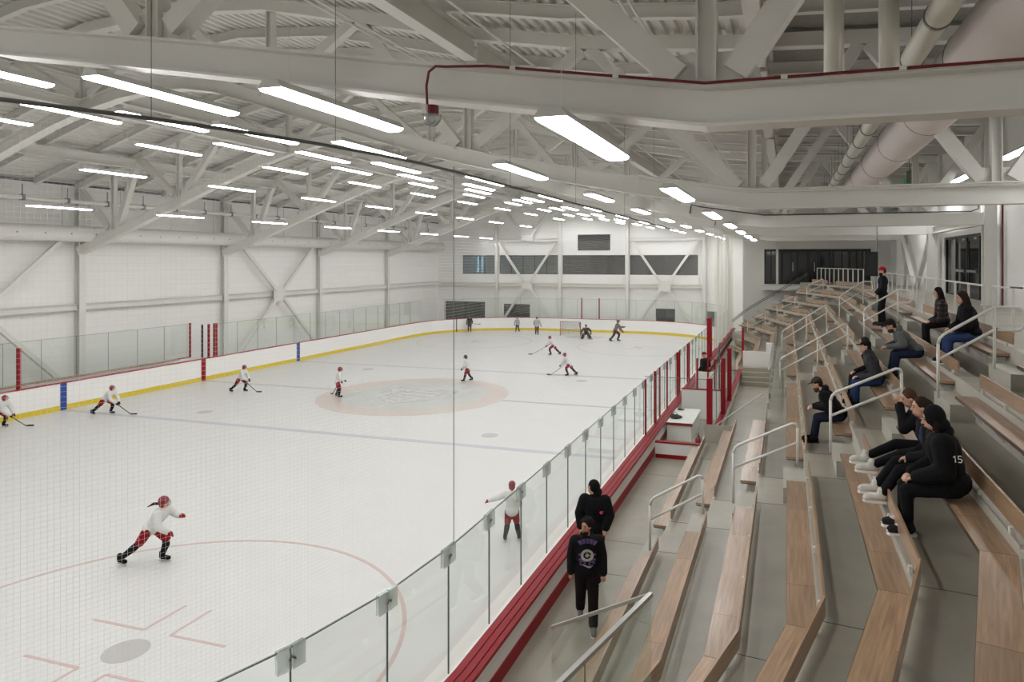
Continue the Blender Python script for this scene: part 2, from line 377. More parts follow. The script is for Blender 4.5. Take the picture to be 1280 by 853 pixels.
# ---- glass shields
def shield(name, label, a, b, z0, z1, group, clip=True, m=None):
    """one pane standing between plan points a and b; clips straddle the joint at b"""
    ax, ay = a; bx, by = b; L = math.hypot(bx - ax, by - ay); ang = math.atan2(by - ay, bx - ax)
    t = thing(name, label, 'glass shield', (ax, ay, z0), ang, group)
    MB().box((.005, -.006, 0), (L - .005, .006, z1 - z0)).build('pane', m or M['glass'], t)
    MB().box((L - .012, -.009, 0), (L - .002, .009, z1 - z0)).build('edge_seam', M['seam'], t)
    MB().box((.003, -.009, z1 - z0 - .008), (L - .003, .009, z1 - z0 + .004)).build('top_edge', M['seam'], t)
    if clip:
        h = z1 - z0
        for xa, xb in ((.006, .14), (L - .14, L - .006)):
            c = MB().box((xa, -.024, h - .2), (xb, -.014, h + .01)).box((xa, .014, h - .2), (xb, .024, h + .01)).box((xa, -.024, h + .004), (xb, .024, h + .012)).build('joint_clip', M['clip'], t)
            xm = .022 if xa < .1 else L - .022
            MB().tube([(xm, -.032, h - .1), (xm, .032, h - .1)], .012).build('clip_bolt', M['clamp'], c)
    return t
# along the stand side, from the near curve towards the penalty box and on to the far corner
run = [(GX - .02, -22.39 + 1.19 * i) for i in range(37)]
pre = [(GX - 8.6 + 8.58 * math.cos(R(a)), -22.3 + 8.58 * math.sin(R(a))) for a in (-40.4, -32.45, -24.5, -16.5, -8.55)]
run = pre + run
ls_ = counts([(*b, 3.0) for b in run[1:]], '%s clear glass panel along the stand-side boards, counting from the near curve', 'clear glass panel on the near curve, outside the view')
for i, (a, b) in enumerate(zip(run, run[1:])): shield('glass_shield', ls_[i], a, b, CAPZ - .02, 3.12, 'glass panels along the stand-side boards', clip=b[1] < 4)
# far end and opposite side
fp = rink_path(.1, 10)
def resample(pts, step):
    out = [pts[0]]; acc = 0
    for p, q in zip(pts, pts[1:]):
        d = math.hypot(q[0] - p[0], q[1] - p[1]); t0 = step - acc
        while t0 <= d:
            out.append((lerp(p[0], q[0], t0 / d), lerp(p[1], q[1], t0 / d))); t0 += step
        acc = (acc + d) % step
    return out
farp = resample(fp[2:20], 1.83)
for i, (a, b) in enumerate(zip(farp, farp[1:])):
    shield('glass_shield', f'clear glass panel on the far end boards, {ORD[i]} counting from the stand corner', a, b, 1.21, 3.0, 'glass panels on the far end boards', clip=False)
leftp = resample([fp[20], fp[21], (XL - .1, .9)], 1.6)
for i, (a, b) in enumerate(zip(leftp, leftp[1:])):
    shield('glass_shield', f'clear glass panel on the boards opposite the stands, {ORD[i]} counting from the far corner', a, b, 1.21, 3.0, 'glass panels opposite the stands', clip=False)
BX = -14.6
leftq = resample([(BX, .6), (BX, -13)], 1.6)
for i, (a, b) in enumerate(zip(leftq, leftq[1:])):
    shield('glass_shield', f'{ORD[i]} clear glass panel behind the team bench, counting from the tall red posts', a, b, 1.155, 3.0, 'glass panels behind the team bench', clip=False)
# team bench box floor and red posts on the far side
tb = thing('team_bench', 'grey raised team bench box recessed behind the boards opposite the stands', 'team bench', (-13.8, -5.5, 0))
MB().box((-.65, -7.5, 0), (.68, 5.9, .9)).build('platform', M['white'], tb)
MB().box((-.85, -7.5, .9), (-.7, 6.1, 1.12)).build('back_board', M['board'], tb)
MB().box((-.87, -7.5, 1.12), (-.68, 6.1, 1.15)).build('cap_rail', M['red'], tb)
MB().box((-.55, -7.0, 1.15), (-.25, 5.0, 1.2)).build('seat', M['wood'], tb)
def post(label, x, y, z0, z1, m, w=.1, cap=True, name='shield_post'):
    o = MB().box((-w / 2, -w / 2, 0), (w / 2, w / 2, z1 - z0)).build(name, M[m], None, loc=(x, y, z0))
    return tag(o, label, 'post', None)
post('slim red shield post on the boards beside the thick red gate post', XL - .1, .45, 1.2, 3.05, 'redsteel', .09)
post('dark post between the two red posts at the end of the team bench', -13.6, .55, 1.15, 3.0, 'dark', .07)
post('slim red post at the glass behind the end of the team bench', BX + .1, .6, 1.15, 3.05, 'redsteel', .08)
post('thick red gate post at the end of the team bench with a taller base', XL - .14, .95, 1.2, 3.05, 'redsteel', .16)
post('slim red post standing at the middle of the team bench, farther from the ice', -14.0, -9.6, 1.1, 2.9, 'redsteel', .08)
post('red post with a thick lower half at the middle of the team bench', -13.2, -9.3, 1.17, 2.9, 'redsteel', .12)
post('red shield post above the boards behind the goal, nearer the goal frame', -.55, 30.65, 1.2, 3.1, 'redsteel', .1)
post('red shield post above the boards behind the goal, nearer the stands', 1.1, 30.65, 1.2, 3.1, 'redsteel', .1)
post('thin dark post standing on the ice before the far curve of the boards', -11.3, 26.9, 0, 1.25, 'dark', .05)

# ---- goal
def goal(label, x, y):
    t = thing('hockey_goal', label, 'goal', (x, y, 0))
    MB().tube([(-.92, 0, 0), (-.92, 0, 1.22), (.92, 0, 1.22), (.92, 0, 0)], .03).build('front_frame', M['redsteel'], t)
    MB().tube([(-.92, 0, .02), (-.7, .9, .02), (0, 1.1, .02), (.7, .9, .02), (.92, 0, .02)], .025).build('base_frame', M['white'], t)
    MB().tube([(-.92, 0, 1.22), (-.6, .45, 1.22), (.6, .45, 1.22), (.92, 0, 1.22)], .022).build('top_frame', M['white'], t)
    n = MB(); path = [(-.92, 0), (-.7, .9), (0, 1.1), (.7, .9), (.92, 0)]; top = [(-.92, 0), (-.6, .45), (0, .45), (.6, .45), (.92, 0)]
    for (a, b), (c, d) in zip(zip(path, path[1:]), zip(top, top[1:])):
        for k in range(7):
            s = k / 6; n.tube([(lerp(a[0], b[0], s), lerp(a[1], b[1], s), .02), (lerp(c[0], d[0], s), lerp(c[1], d[1], s), 1.22)], .011, 4)
        for k in range(8):
            s = k / 8
            n.tube([(lerp(a[0], c[0], s), lerp(a[1], c[1], s), lerp(.02, 1.22, s)), (lerp(b[0], d[0], s), lerp(b[1], d[1], s), lerp(.02, 1.22, s))], .011, 4)
    n.build('netting', M['louver'], t)
    return t
goal('red framed hockey goal with white netting in front of the far boards', -.55, 27.15)

# ================================================================== ROOM SHELL
WX, WY, EX, NY = -16.0, 32.2, 23.9, -40.0
struct('ground', MB().box((WX - 1, NY - 1, -.3), (EX + 8, WY + 12, -.16)), M['conc'])
apron = MB()
for a, b in (((WX, NY), (XL - .1, WY)), ((XL - .2, YE + .15), (XR + .3, WY)), ((XL - .2, NY), (XR, -YE - .1))): apron.box((*a, -.15), (*b, -.01))
struct('floor_apron', apron, M['conc'])
struct('wall_left', MB().box((WX - .3, NY, -.2), (WX, WY + .3, 10.2)), M['wall'])
fw = MB()
WZ = [(-13.3, -9.75), (-9.35, -3.3), (-2.9, 3.2), (3.6, 9.8)]
def wall_with_holes(b, y0, y1, x0, x1, z0, z1, holes):
    """vertical wall between y0/y1 with rectangular holes (xa, za, xb, zb)"""
    xs = sorted({x0, x1} | {h[0] for h in holes} | {h[2] for h in holes}); zs = sorted({z0, z1} | {h[1] for h in holes} | {h[3] for h in holes})
    for xa, xb in zip(xs, xs[1:]):
        for za, zb in zip(zs, zs[1:]):
            cx, cz = (xa + xb) / 2, (za + zb) / 2
            if not any(h[0] < cx < h[2] and h[1] < cz < h[3] for h in holes): b.box((xa, y0, za), (xb, y1, zb))
holes = [(a, 5.2, b, 7.02) for a, b in WZ] + [(-1.4, 7.45, 1.75, 8.95), (-15.2, .35, -10.9, 2.45), (-8.9, .4, -6.2, 2.3), (6.0, .1, 7.75, 2.15), (10.6, .0, 11.6, 2.0)]
wall_with_holes(fw, WY, WY + .3, WX, 14.7, -.2, 14.5, holes)
struct('wall_far', fw, M['wallp'])
def framed_window(n, x0, z0, x1, z1, mull, gm, y=WY, label=None, bars=0):
    t = thing(f'window_{n}', None, None, ((x0 + x1) / 2, y, z0)); t['kind'] = 'structure'
    w, h = x1 - x0, z1 - z0
    f = MB()
    f.box((-w / 2, .02, 0), (-w / 2 + .06, .2, h)).box((w / 2 - .06, .02, 0), (w / 2, .2, h)).box((-w / 2, .02, 0), (w / 2, .2, .06)).box((-w / 2, .02, h - .06), (w / 2, .2, h))
    f.build('window_frame', M['dark'], t)
    mm = MB()
    for i in range(1, mull): mm.box((-w / 2 + w * i / mull - .03, .05, .06), (-w / 2 + w * i / mull + .03, .16, h - .06))
    if mull > 1: mm.build('mullion', M['dark'], t)
    MB().box((-w / 2 + .05, .1, .05), (w / 2 - .05, .12, h - .05)).build('pane', gm, t)
    return t
framed_window(1, *[WZ[0][0], 5.2, WZ[0][1], 7.02], 3, M['wglass']); framed_window(2, WZ[1][0], 5.2, WZ[1][1], 7.02, 5, M['wglass'])
framed_window(3, WZ[2][0], 5.2, WZ[2][1], 7.02, 4, M['dglass']); framed_window(4, WZ[3][0], 5.2, WZ[3][1], 7.02, 4, M['dglass'])
framed_window(5, -15.2, .35, -10.9, 2.45, 4, M['dglass']); framed_window(6, -8.9, .4, -6.2, 2.3, 3, M['dglass'])
framed_window(7, 6.0, .1, 7.75, 2.15, 2, M['dglass']); framed_window(8, 10.6, 0, 11.6, 2.0, 1, M['dglass'])
# lit room behind the first window band
rm = MB(); rm.box((-14, WY + 3.6, 4.6), (10.5, WY + 3.8, 7.6)).box((-14, WY + .3, 4.5), (10.5, WY + 3.8, 4.6)).box((-14, WY + .3, 7.6), (10.5, WY + 3.8, 7.7)).box((-14.2, WY + .3, 4.5), (-14, WY + 3.8, 7.7)).box((-2.9, WY + .3, 4.5), (-2.8, WY + 3.8, 7.7))
struct('wall_upper_room', rm, mat('office_wall', (150, 165, 172), .7))
ls = thing('light_strip', 'bright vertical light strips inside the upper window nearest the far corner', 'light', (-12.9, WY + 1.6, 5.3))
for i in range(3): MB().box((i * .45, 0, 0), (i * .45 + .12, .05, 1.6)).build('tube', mat('window_tube', (190, 225, 245), .5, emit=2.2), ls)
for i in range(4):
    x0 = -11.1 + i * 1.5
    o = thing('office_desk', f'grey desk with a monitor inside the upper windows, {ORD[i]} counting from the far corner', 'desk', (x0, WY + 1.5, 4.62), 0, 'desks behind the upper windows')
    MB().box((-.6, -.35, .7), (.6, .35, .74)).build('desk_top', M['louver'], o)
    for sx in (-.55, .5): MB().box((sx, -.3, 0), (sx + .05, .3, .7)).build('leg', M['dark'], o)
    MB().box((-.28, .1, .85), (.28, .14, 1.2)).box((-.04, .1, .74), (.04, .16, .86)).build('monitor', M['dark'], o)
# louvred vent
vt = thing('louvre_vent', 'dark louvred vent high on the far wall above the windows', 'vent', (.175, WY, 7.45))
MB().box((-1.575, .12, 0), (1.575, .16, 1.5)).build('backing', M['black'], vt)
MB().box((-1.575, -.03, 0), (-1.5, .12, 1.5)).box((1.5, -.03, 0), (1.575, .12, 1.5)).box((-1.575, -.03, 0), (1.575, .12, .06)).box((-1.575, -.03, 1.44), (1.575, .12, 1.5)).build('vent_frame', M['louver'], vt)
lv = MB()
for i in range(16): lv.bar((-1.5, .03, .12 + i * .083), (1.5, .03, .12 + i * .083), .07, .012, (0, .7, .7))
lv.build('louvre_blades', M['louver'], vt)

# columns, girts and braces on the left and far walls
def column(label, x, y, z0, z1, w=.3, d=.34, along='y'):
    t = thing('steel_column', label, 'column', (x, y, z0)); t['kind'] = 'thing'
    h = z1 - z0
    up = (0, 1, 0) if along == 'y' else (1, 0, 0)
    MB().ibeam((0, 0, 0), (0, 0, h), w, d, .03, up).build('shaft', M['steel'], t)
    MB().box((-w * .55, -w * .55, 0), (w * .55, w * .55, .03)).build('base_plate', M['steel'], t)
    return t
TY = [-23.0, -13.9, -4.7, 4.4, 13.5, 22.65]
for i, y in enumerate(TY[1:]):
    column(f'white steel column on the wall opposite the stands, {ORD[4 - i]} counting from the far wall', WX + .19, y, 0, 9.9, along='x')
def hbeam(name, label, a, b, w, h, cat='beam', group=None):
    a, b = Vector(a), Vector(b); c = (a + b) / 2
    o = MB().ibeam(a - c, b - c, w, h, .02).build(name, M['steel'], None, loc=c); tag(o, label, cat, group, 'thing'); return o
for i, (y0, y1) in enumerate(zip([-30.0] + TY[1:], TY[1:] + [WY])):
    hbeam('wall_girt', f'white horizontal steel girt on the wall opposite the stands, {ORD[5 - i]} bay from the far wall', (WX + .2, y0 + .16, 4.28), (WX + .2, y1 - .16, 4.28), .3, .3)
def xbrace(label, c, hw, z0, zm, z1, axis):
    """cross brace about a gusset: axis 'x' runs in the far wall, 'y' in the left wall"""
    t = thing('cross_brace', label, 'brace', (c[0], c[1], 0))
    D = (lambda s, z: (s, 0, z)) if axis == 'x' else (lambda s, z: (0, s, z))
    N = (0, 1, 0) if axis == 'x' else (1, 0, 0)
    for s in (-1, 1):
        MB().bar(D(s * hw, z1), D(s * .3, zm + .25), .2, .2, N).build('upper_arm', M['steel'], t)
        MB().bar(D(s * hw, z0), D(s * .3, zm - .25), .2, .2, N).build('lower_arm', M['steel'], t)
    q = [(-.55, -.5), (.55, -.5), (.55, .5), (-.55, .5)]
    MB().prism([tuple(Vector(D(a, zm + b)) - Vector(N) * .03) for a, b in q], Vector(N) * .06).build('gusset_plate', M['steel'], t)
    return t
xbrace('white cross brace on the wall opposite the stands, behind the blue board stripe', (WX + .48, 8.95), 4.2, .08, 4.28, 8.2, 'y')
xbrace('white cross brace behind the team bench, cut by the edge of the photo', (WX + .48, -9.3), 4.2, .08, 4.28, 8.2, 'y')
FCX = [-9.56, -3.09, 3.39, 10.35]
for i, x in enumerate(FCX):
    column(f'white steel column on the far wall, {ORD[3 - i]} counting from the stands', x, WY - .19, 0, 12.5 - abs(x) * .18, along='y')
for i, (a, b) in enumerate(zip([WX] + FCX, FCX)):
    hbeam('wall_girt', f'white horizontal girt below the far windows, {ORD[3 - i]} bay counting from the stands', (a + (.16 if i else .42), WY - .2, 4.2), (b - .16, WY - .2, 4.2), .3, .32)
for i in (1, 3):
    a, b = FCX[i - 1], FCX[i]
    hbeam('wall_girt', f'white horizontal girt above the far windows in the {"braced bay nearer the stands" if i == 3 else "braced bay nearer the far corner"}', (a + .16, WY - .2, 8.45), (b - .16, WY - .2, 8.45), .3, .3)
    xbrace(f'white cross brace on the far wall over the {"windows nearer the stands" if i == 3 else "windows nearer the far corner"}', ((a + b) / 2, WY - .49), 2.9, .08, 4.2, 8.2, 'x')
vb = thing('roof_brace', 'white V shaped brace high on the far wall under the roof', 'brace', (-6.3, WY - .44, 8.45))
for s in (-1, 1): MB().bar((s * 2.5, 0, 3.3), (s * .35, 0, .3), .2, .2, (0, 1, 0)).build('arm', M['steel'], vb)
MB().box((-.6, -.03, -.1), (.6, .03, .5)).build('gusset_plate', M['steel'], vb)

# ================================================================== ROOF
TOPZ = [(-16.2, 9.9), (-12, 11.3), (-9, 12.25), (-6.5, 12.95), (-3.3, 13.6), (0, 13.85), (3.3, 13.6), (6.3, 12.95), (9.5, 12.2), (12.7, 11.65), (16, 11.35), (18.9, 11.2), (24.2, 10.9)]
BOT = [(-15.75, 6.82), (-13.5, 7.62), (-11.5, 8.36), (-9.6, 9.07), (-7.9, 9.7), (-6.2, 10.3), (-4.8, 10.78), (-3.4, 11.17), (-2, 11.46), (-.7, 11.6), (.5, 11.58), (1.6, 11.4), (2.9, 11.0), (4.2, 10.58), (5.6, 10.15), (7.1, 9.68),
       (8.6, 9.23), (10, 8.9), (11.9, 8.52), (14, 8.12), (16.57, 7.72), (23.5, 7.72)]
topz = lambda x: interp(x, TOPZ); botz0 = lambda x: interp(x, BOT); botz = botz0
BOTA = [p for p in BOT if p[0] < 2.5] + [(2.9, 10.75), (4.2, 10.2), (5.6, 9.75), (6.9, 9.43), (8.6, 9.17), (10, 8.95), (11.9, 8.63), (14, 8.28), (16.57, 7.88), (23.5, 7.88)]
dk = MB(); prof_ = []; x = -16.3; per = .305
while x < 24.2:
    for dx, dz in ((0, 0), (.12, 0), (.155, .075), (.27, .075)):
        prof_.append((x + dx, topz(x + dx) + .42 + dz))
    x += per
n = len(prof_)
dk.add([(x, NY, z) for x, z in prof_] + [(x, WY + .3, z) for x, z in prof_], [(i, i + 1, n + i + 1, n + i) for i in range(n - 1)])
dk.add([(x, NY, z + .15) for x, z in prof_] + [(x, WY + .3, z + .15) for x, z in prof_], [(i, n + i, n + i + 1, i + 1) for i in range(n - 1)])
struct('ceiling', dk, M['deck'])
sp_ = MB()
for xa, xb in ((17.0, 18.9), (18.9, 21.4), (21.4, 23.85)): sp_.prism([(xa, NY, topz(xa) + .405), (xb, NY, topz(xb) + .405), (xb, NY, topz(xb) + .418), (xa, NY, topz(xa) + .418)], (0, 19.8 - NY, 0))
struct('ceiling_over_stands', sp_, M['spray'])
jy = -34.0; k = 0
js = []
while jy < WY - .5:
    if min(abs(jy - y) for y in TY) > .5: js.append(jy)
    jy += 2.275
js = sorted(js, reverse=True)
for k, jy in enumerate(js):
    o = MB(); P = [(x, 0, topz(x) + .25) for x in [-16.0, -14, -12, -10.5, -9, -7.7, -6.5, -4.9, -3.3, -1.6, 0, 1.6, 3.3, 4.8, 6.3, 8, 9.5, 11.2, 12.7, 16, 18.9, 23.9]]
    t_ = .018
    o.sweep(P, [(-.09, -.15), (.09, -.15), (.09, -.13), (.008, -.13), (.008, .13), (.09, .13), (.09, .15), (-.09, .15), (-.09, .13), (-.008, .13), (-.008, -.13), (-.09, -.13)])
    o = o.build('roof_joist', M['steel'], None, loc=(0, jy, 0)); tag(o, f'white steel roof joist under the ribbed ceiling, {ORD[k]} counting from the far wall', 'joist', 'roof joists', 'thing')
BN = [-13.6, -9.6, -3.5, 3.5, 9.6, 16.57, 21.4]; TN = [-15.85, -12.0, -6.5, 0, 6.3, 12.7, 18.9, 23.6]
for i, y in enumerate(TY):
    lab = ['nearest arched white roof truss, carrying the red pipe and alarm',
           'second arched white roof truss counting from the camera', 'third arched white roof truss counting from the camera',
           'fourth arched white roof truss counting from the camera', 'fifth arched white roof truss counting from the camera', 'arched white roof truss closest to the far wall'][i]
    t = thing('roof_truss', lab, 'roof truss', (0, y, 0), 0, 'arched roof trusses')
    h, w = .4, .34
    BT = BOT if i else BOTA; botz = (lambda B: lambda x: interp(x, B))(BT)
    pr = [(-w / 2, 0), (w / 2, 0), (w / 2, .03), (.02, .03), (.02, h - .03), (w / 2, h - .03), (w / 2, h), (-w / 2, h), (-w / 2, h - .03), (-.02, h - .03), (-.02, .03), (-w / 2, .03)]
    rd = [(-w / 2, 0), (w / 2, 0), (w / 2, h), (-w / 2, h)]
    MB().sweep([(x, 0, z) for x, z in BT], pr if i < 2 else rd).build('bottom_chord', M['steel'], t)
    MB().sweep([(x, 0, topz(x)) for x in [-15.9, -14, -12, -10.5, -9, -7.7, -6.5, -4.9, -3.3, -1.6, 0, 1.6, 3.3, 4.8, 6.3, 8, 9.5, 11.2, 12.7, 16, 18.9, 23.7]], [(-.15, 0), (.15, 0), (.15, .3), (-.15, .3)]).build('top_chord', M['steel'], t)
    for x in BN:
        MB().ibeam((x, 0, botz(x) + h), (x, 0, topz(x)), .2, .2, .02, (1, 0, 0)).build('web_post', M['steel'], t)
        g = .55
        MB().prism([(x - g, -.02, botz(x - g) + h + .004), (x + g, -.02, botz(x + g) + h + .004), (x + .42, -.02, botz(x) + h + .35), (x - .42, -.02, botz(x) + h + .35)], (0, .04, 0)).build('gusset_plate', M['steel'], t)
    for a, b in zip(TN, TN[1:]):
        c = [q for q in BN if a < q < b][0]
        for e in (a, b):
            s = 1 if e > c else -1
            p0 = Vector((c + s * .28, 0, botz(c) + h + .12)); p1 = Vector((e - s * .1, 0, topz(e) + .02))
            MB().bar(p0, p1, .26, .26, (0, 1, 0)).build('web_diagonal', M['steel'], t)
botz = botz0
botA = lambda x: interp(x, BOTA)
# longitudinal members
BAY = ['behind the camera', 'nearest the camera', 'second from the camera', 'third from the camera', 'fourth from the camera', 'fifth from the camera', 'against the far wall']
YB = [NY] + TY + [WY]
for (x, z, w, h, lab) in ((-3.5, 11.38, .3, .3, 'white roof strut between bottom chords near the ridge'),
                          (-12, 11.09, .3, .45, 'white roof purlin above the wall opposite the stands'), (-6.5, 12.7, .3, .5, 'white roof purlin midway up the slope opposite the stands'),
                          (9.75, 11.9, .34, .6, 'deep white roof girder above the stand side of the ice'), (16.75, 11.1, .3, .5, 'white roof girder above the front of the stands')):
    for i in range(1, 7):
        y0, y1 = YB[i] + .19, YB[i + 1] - .19
        if x > 14: y1 = min(y1, 19.9)
        if y1 < y0: continue
        o = MB().ibeam((0, 0, 0), (0, y1 - y0, 0), w, h, .03).build('roof_girder', M['steel'], None, loc=(x, y0, z))
        tag(o, f'{lab}, bay {BAY[i]}', 'girder', 'lengthwise roof girders', 'thing')
# slim conduits under the deck
for i, (x, z) in enumerate(((7.6, 12.1), (7.9, 12.05), (11.4, 11.35), (14.6, 11.0), (14.75, 11.0))):
    o = MB().tube([(0, 4, 0), (0, 31 + 35 if x < 14 else 54.5, 0)], .028, 6).build('conduit', M['steel'], None, loc=(x, -35, z))
    tag(o, f'thin white lengthwise conduit under the roof deck, {ORD[i]} from the ridge', 'conduit', 'roof conduits')
# ================================================================== CEILING LIGHTS
L_ME = {}
def light_fixture(x, y, z, label):
    t = thing('linear_light', label, 'ceiling light', (x, y, z), 0, 'linear ceiling lights')
    if not L_ME:
        L_ME['h'] = MB().prism([(-.15, -1.2, .0), (.15, -1.2, .0), (.09, -1.2, .085), (-.09, -1.2, .085)], (0, 2.4, 0)).build('housing', M['lightmetal'], t)
        L_ME['d'] = MB().prism([(-.14, -1.19, .0), (-.12, -1.19, -.028), (-.06, -1.19, -.04), (.06, -1.19, -.04), (.12, -1.19, -.028), (.14, -1.19, .0)], (0, 2.38, 0)).build('diffuser', M['diff'], t)
        L_ME['w'] = MB().tube([(0, -.9, .08), (0, -.9, .8)], .003, 4).tube([(0, .9, .08), (0, .9, .8)], .003, 4).build('hanger_wire', M['steel'], t)
    else:
        for q in 'hdw':
            c = L_ME[q].copy(); COL.objects.link(c); c.parent = t
ROWS = [(15.45, 7.78, [-35.3, -29.3, -23.3, -17.3, -11.2, -5.2, .8, 6.8, 12.8], 'nearest the stands'), (12.2, 8.38, [-34.8, -28.8, -22.8, -16.8, -10.7, -4.8, 1.2, 7.2, 13.2, 19.2, 25, 29.6], 'over the stand-side glass'),
        (8.8, 8.95, [-34, -28, -22.1, -17.0, -11, -5, 1, 7, 13, 19, 25, 29.6], 'third from the stands'), (6.0, 9.4, [-35, -29, -23, -17.2, -11.4, -5.5, .4, 6.2, 12, 18, 24, 29.6], 'fourth from the stands'),
        (3.3, 9.85, [-35, -29, -23, -17.2, -11.3, -5.6, .2, 6, 12, 18, 24, 29.6], 'fifth from the stands'), (.3, 10.25, [-34, -28.6, -22.8, -17.1, -11.4, -5.5, .3, 6.1, 12, 18, 24, 29.6], 'sixth from the stands'),
        (-2.4, 10.28, [-35, -29, -23.2, -17.5, -11.8, -6.2, -.6, 5.1, 10.8, 16.6, 22.4, 29.6], 'seventh from the stands'), (-5.6, 9.68, [-34.4, -28.6, -22.8, -17, -11.2, -5.7, .1, 5.6, 11.2, 17, 22.8, 29.6], 'eighth from the stands'),
        (-9.6, 8.62, [-33, -27.4, -21.7, -16, -10.2, -4.6, 1.2, 7.2, 13, 18.8, 24.4, 29.6], 'by the wall opposite the stands')]  # fixtures closest to the far wall are added to brighten it
for x, z, ys, lab in ROWS:  # rows run on behind the camera with unseen fixtures added to light the stands
    ls_ = counts([(x, y, z) for y in ys], f'glowing linear ceiling light, row {lab}, %s from the camera', f'linear ceiling light added out of view for fill, row {lab}')
    for y, l in zip(ys, ls_): light_fixture(x, y, z, l)

# ================================================================== DUCTS AND PIPES
d = thing('air_duct', 'large pale fabric air duct running above the stands', 'duct', (20.15, 0, 9.7))
MB().tube([(0, -34, 0), (0, 18, 0)], .52, 24).build('duct_body', M['duct'], d, smooth=True)
for y in range(-30, 18, 4): MB().tube([(math.cos(R(a)) * .523, y, math.sin(R(a)) * .523) for a in range(0, 360, 12)], .006, 4, closed=True).build('seam_ring', M['louver'], d)
ho = MB()
for k in range(90): ho.ell((.523 * math.cos(R(-42)), -28 + k * .16, .523 * math.sin(R(-42))), (.012, .02, .012), None, 6, 4)
ho.build('air_hole_row', M['louver'], d)
s = thing('spiral_duct', 'narrow cream round pipe with metal clamp rings beside the big duct', 'duct', (19.2, 0, 9.75))
MB().tube([(0, -34, 0), (0, 12, 0)], .17, 18).build('pipe', M['spiral'], s, smooth=True)
for k, y in enumerate(range(-28, 12, 2)):
    c = MB().tube([(0, y, 0), (0, y + .07, 0)], .186, 18)
    c.bar((0, y + .035, .18), (0, y + .035, 1.3), .012, .012).build('clamp_ring', M['clamp'], s)
for i, (x, y) in enumerate(((17.93, -20.0), (18.62, -19.9))):
    o = MB().tube([(0, 0, 0), (0, 0, 2.9)], .13, 14).build('vent_pipe', M['spiral'], None, loc=(x, y, 8.5), smooth=True); tag(o, f'short vertical white pipe under the roof over the stands, {["farther from", "closer to"][i]} the big duct', 'pipe')
l = thing('air_duct', 'long pale air duct along the wall opposite the stands', 'duct', (-15.0, 0, 7.83))
MB().tube([(0, -30, 0), (0, 31, 0)], .38, 20).build('duct_body', M['white'], l, smooth=True)
for y in range(-12, 30, 3): MB().tube([(-.25, y, .3), (-.25, y, 2.3)], .012, 4).build('hanger_rod', M['clamp'], l)
ho = MB()
for k in range(34): ho.ell((.38, -12 + k * 1.2, -.02), (.015, .035, .035), None, 8, 4)
ho.build('air_hole_row', M['louver'], l)
p = thing('sprinkler_pipe', 'slim pale pipe with clamps above the long wall duct', 'pipe', (-14.9, 0, 9.35))
MB().tube([(0, -30, 0), (0, 31, 0)], .1, 10).build('pipe', M['white'], p, smooth=True)
for k, y in enumerate(range(-10, 30, 2)): MB().box((-.13, y - .05, -.13), (.13, y + .05, .13)).bar((0, y, .1), (0, y, .6), .03, .03).build('pipe_clamp', M['clamp'], p)
# red conduit and detector on the nearest truss
r = thing('red_conduit', 'dark red pipe along the nearest tie beam, bending down at one end', 'pipe', (13.62, -23.22, 8.5))
P = [(-.02, 0, -.22), (-.03, 0, -.02), (.0, 0, .13), (.08, 0, .185), (.2, 0, .17)] + [(x - 13.62, 0, botA(x) + .405 - 8.5) for x in (14.3, 15.2, 16.1, 16.57, 17, 18.5, 20, 22)]
MB().tube(P, .0145, 8).build('pipe', M['redpipe'], r, smooth=True)
for x in (14.6, 15.7, 17.3, 18.3): MB().box((x - 13.62 - .03, -.02, botA(x) + .385 - 8.5), (x - 13.62 + .03, .03, botA(x) + .425 - 8.5)).build('pipe_clamp', M['steel'], r)
a = thing('alarm_beacon', 'red based alarm with a round caged glass dome hanging under the nearest beam', 'alarm', (13.66, -23.22, 8.13))
MB().tube([(0, 0, .03), (0, 0, .13)], .07, 14).build('red_base', M['redpipe'], a)
MB().ell((0, 0, 0), (.085, .085, .075)).build('dome', glass_mat('dome_glass', (.8, .8, .78, 1), .05, 1.2, .25), a, smooth=True)
cg = MB()
for k in range(4):
    aa = R(45 * k); cg.tube([(.1 * math.cos(aa) * math.cos(R(t)), .1 * math.sin(aa) * math.cos(R(t)), .03 - .12 * math.sin(R(t))) for t in range(0, 181, 15)], .004, 4)
cg.build('wire_cage', M['clamp'], a)
for i, (y, e) in enumerate(((-13.9, 1), (-4.7, 1), (4.4, 1))):
    o = thing('beam_conduit', f'thin dark conduit along the top of the {["second", "third", "fourth"][i]} tie beam over the stands', 'conduit', (16.6, y - .197, botz(17) + .43), 0, 'tie beam conduits')  # conduit resting along the beam top, not hung
    if i == 0: o['label'] = 'thin pale conduit along the top of the second tie beam over the stands'
    MB().tube([(-2.6, 0, botz(14) - botz(17) - .3), (-2.55, 0, botz(14) - botz(17) + .02), (-2.2, 0, botz(14.4) - botz(17)), (-.6, 0, botz(16) - botz(17)), (0, 0, 0), (6.4, 0, 0), (6.6, 0, .08), (6.6, 0, .5)], .025, 6).build('pipe', M['steel' if i == 0 else 'cable'], o)

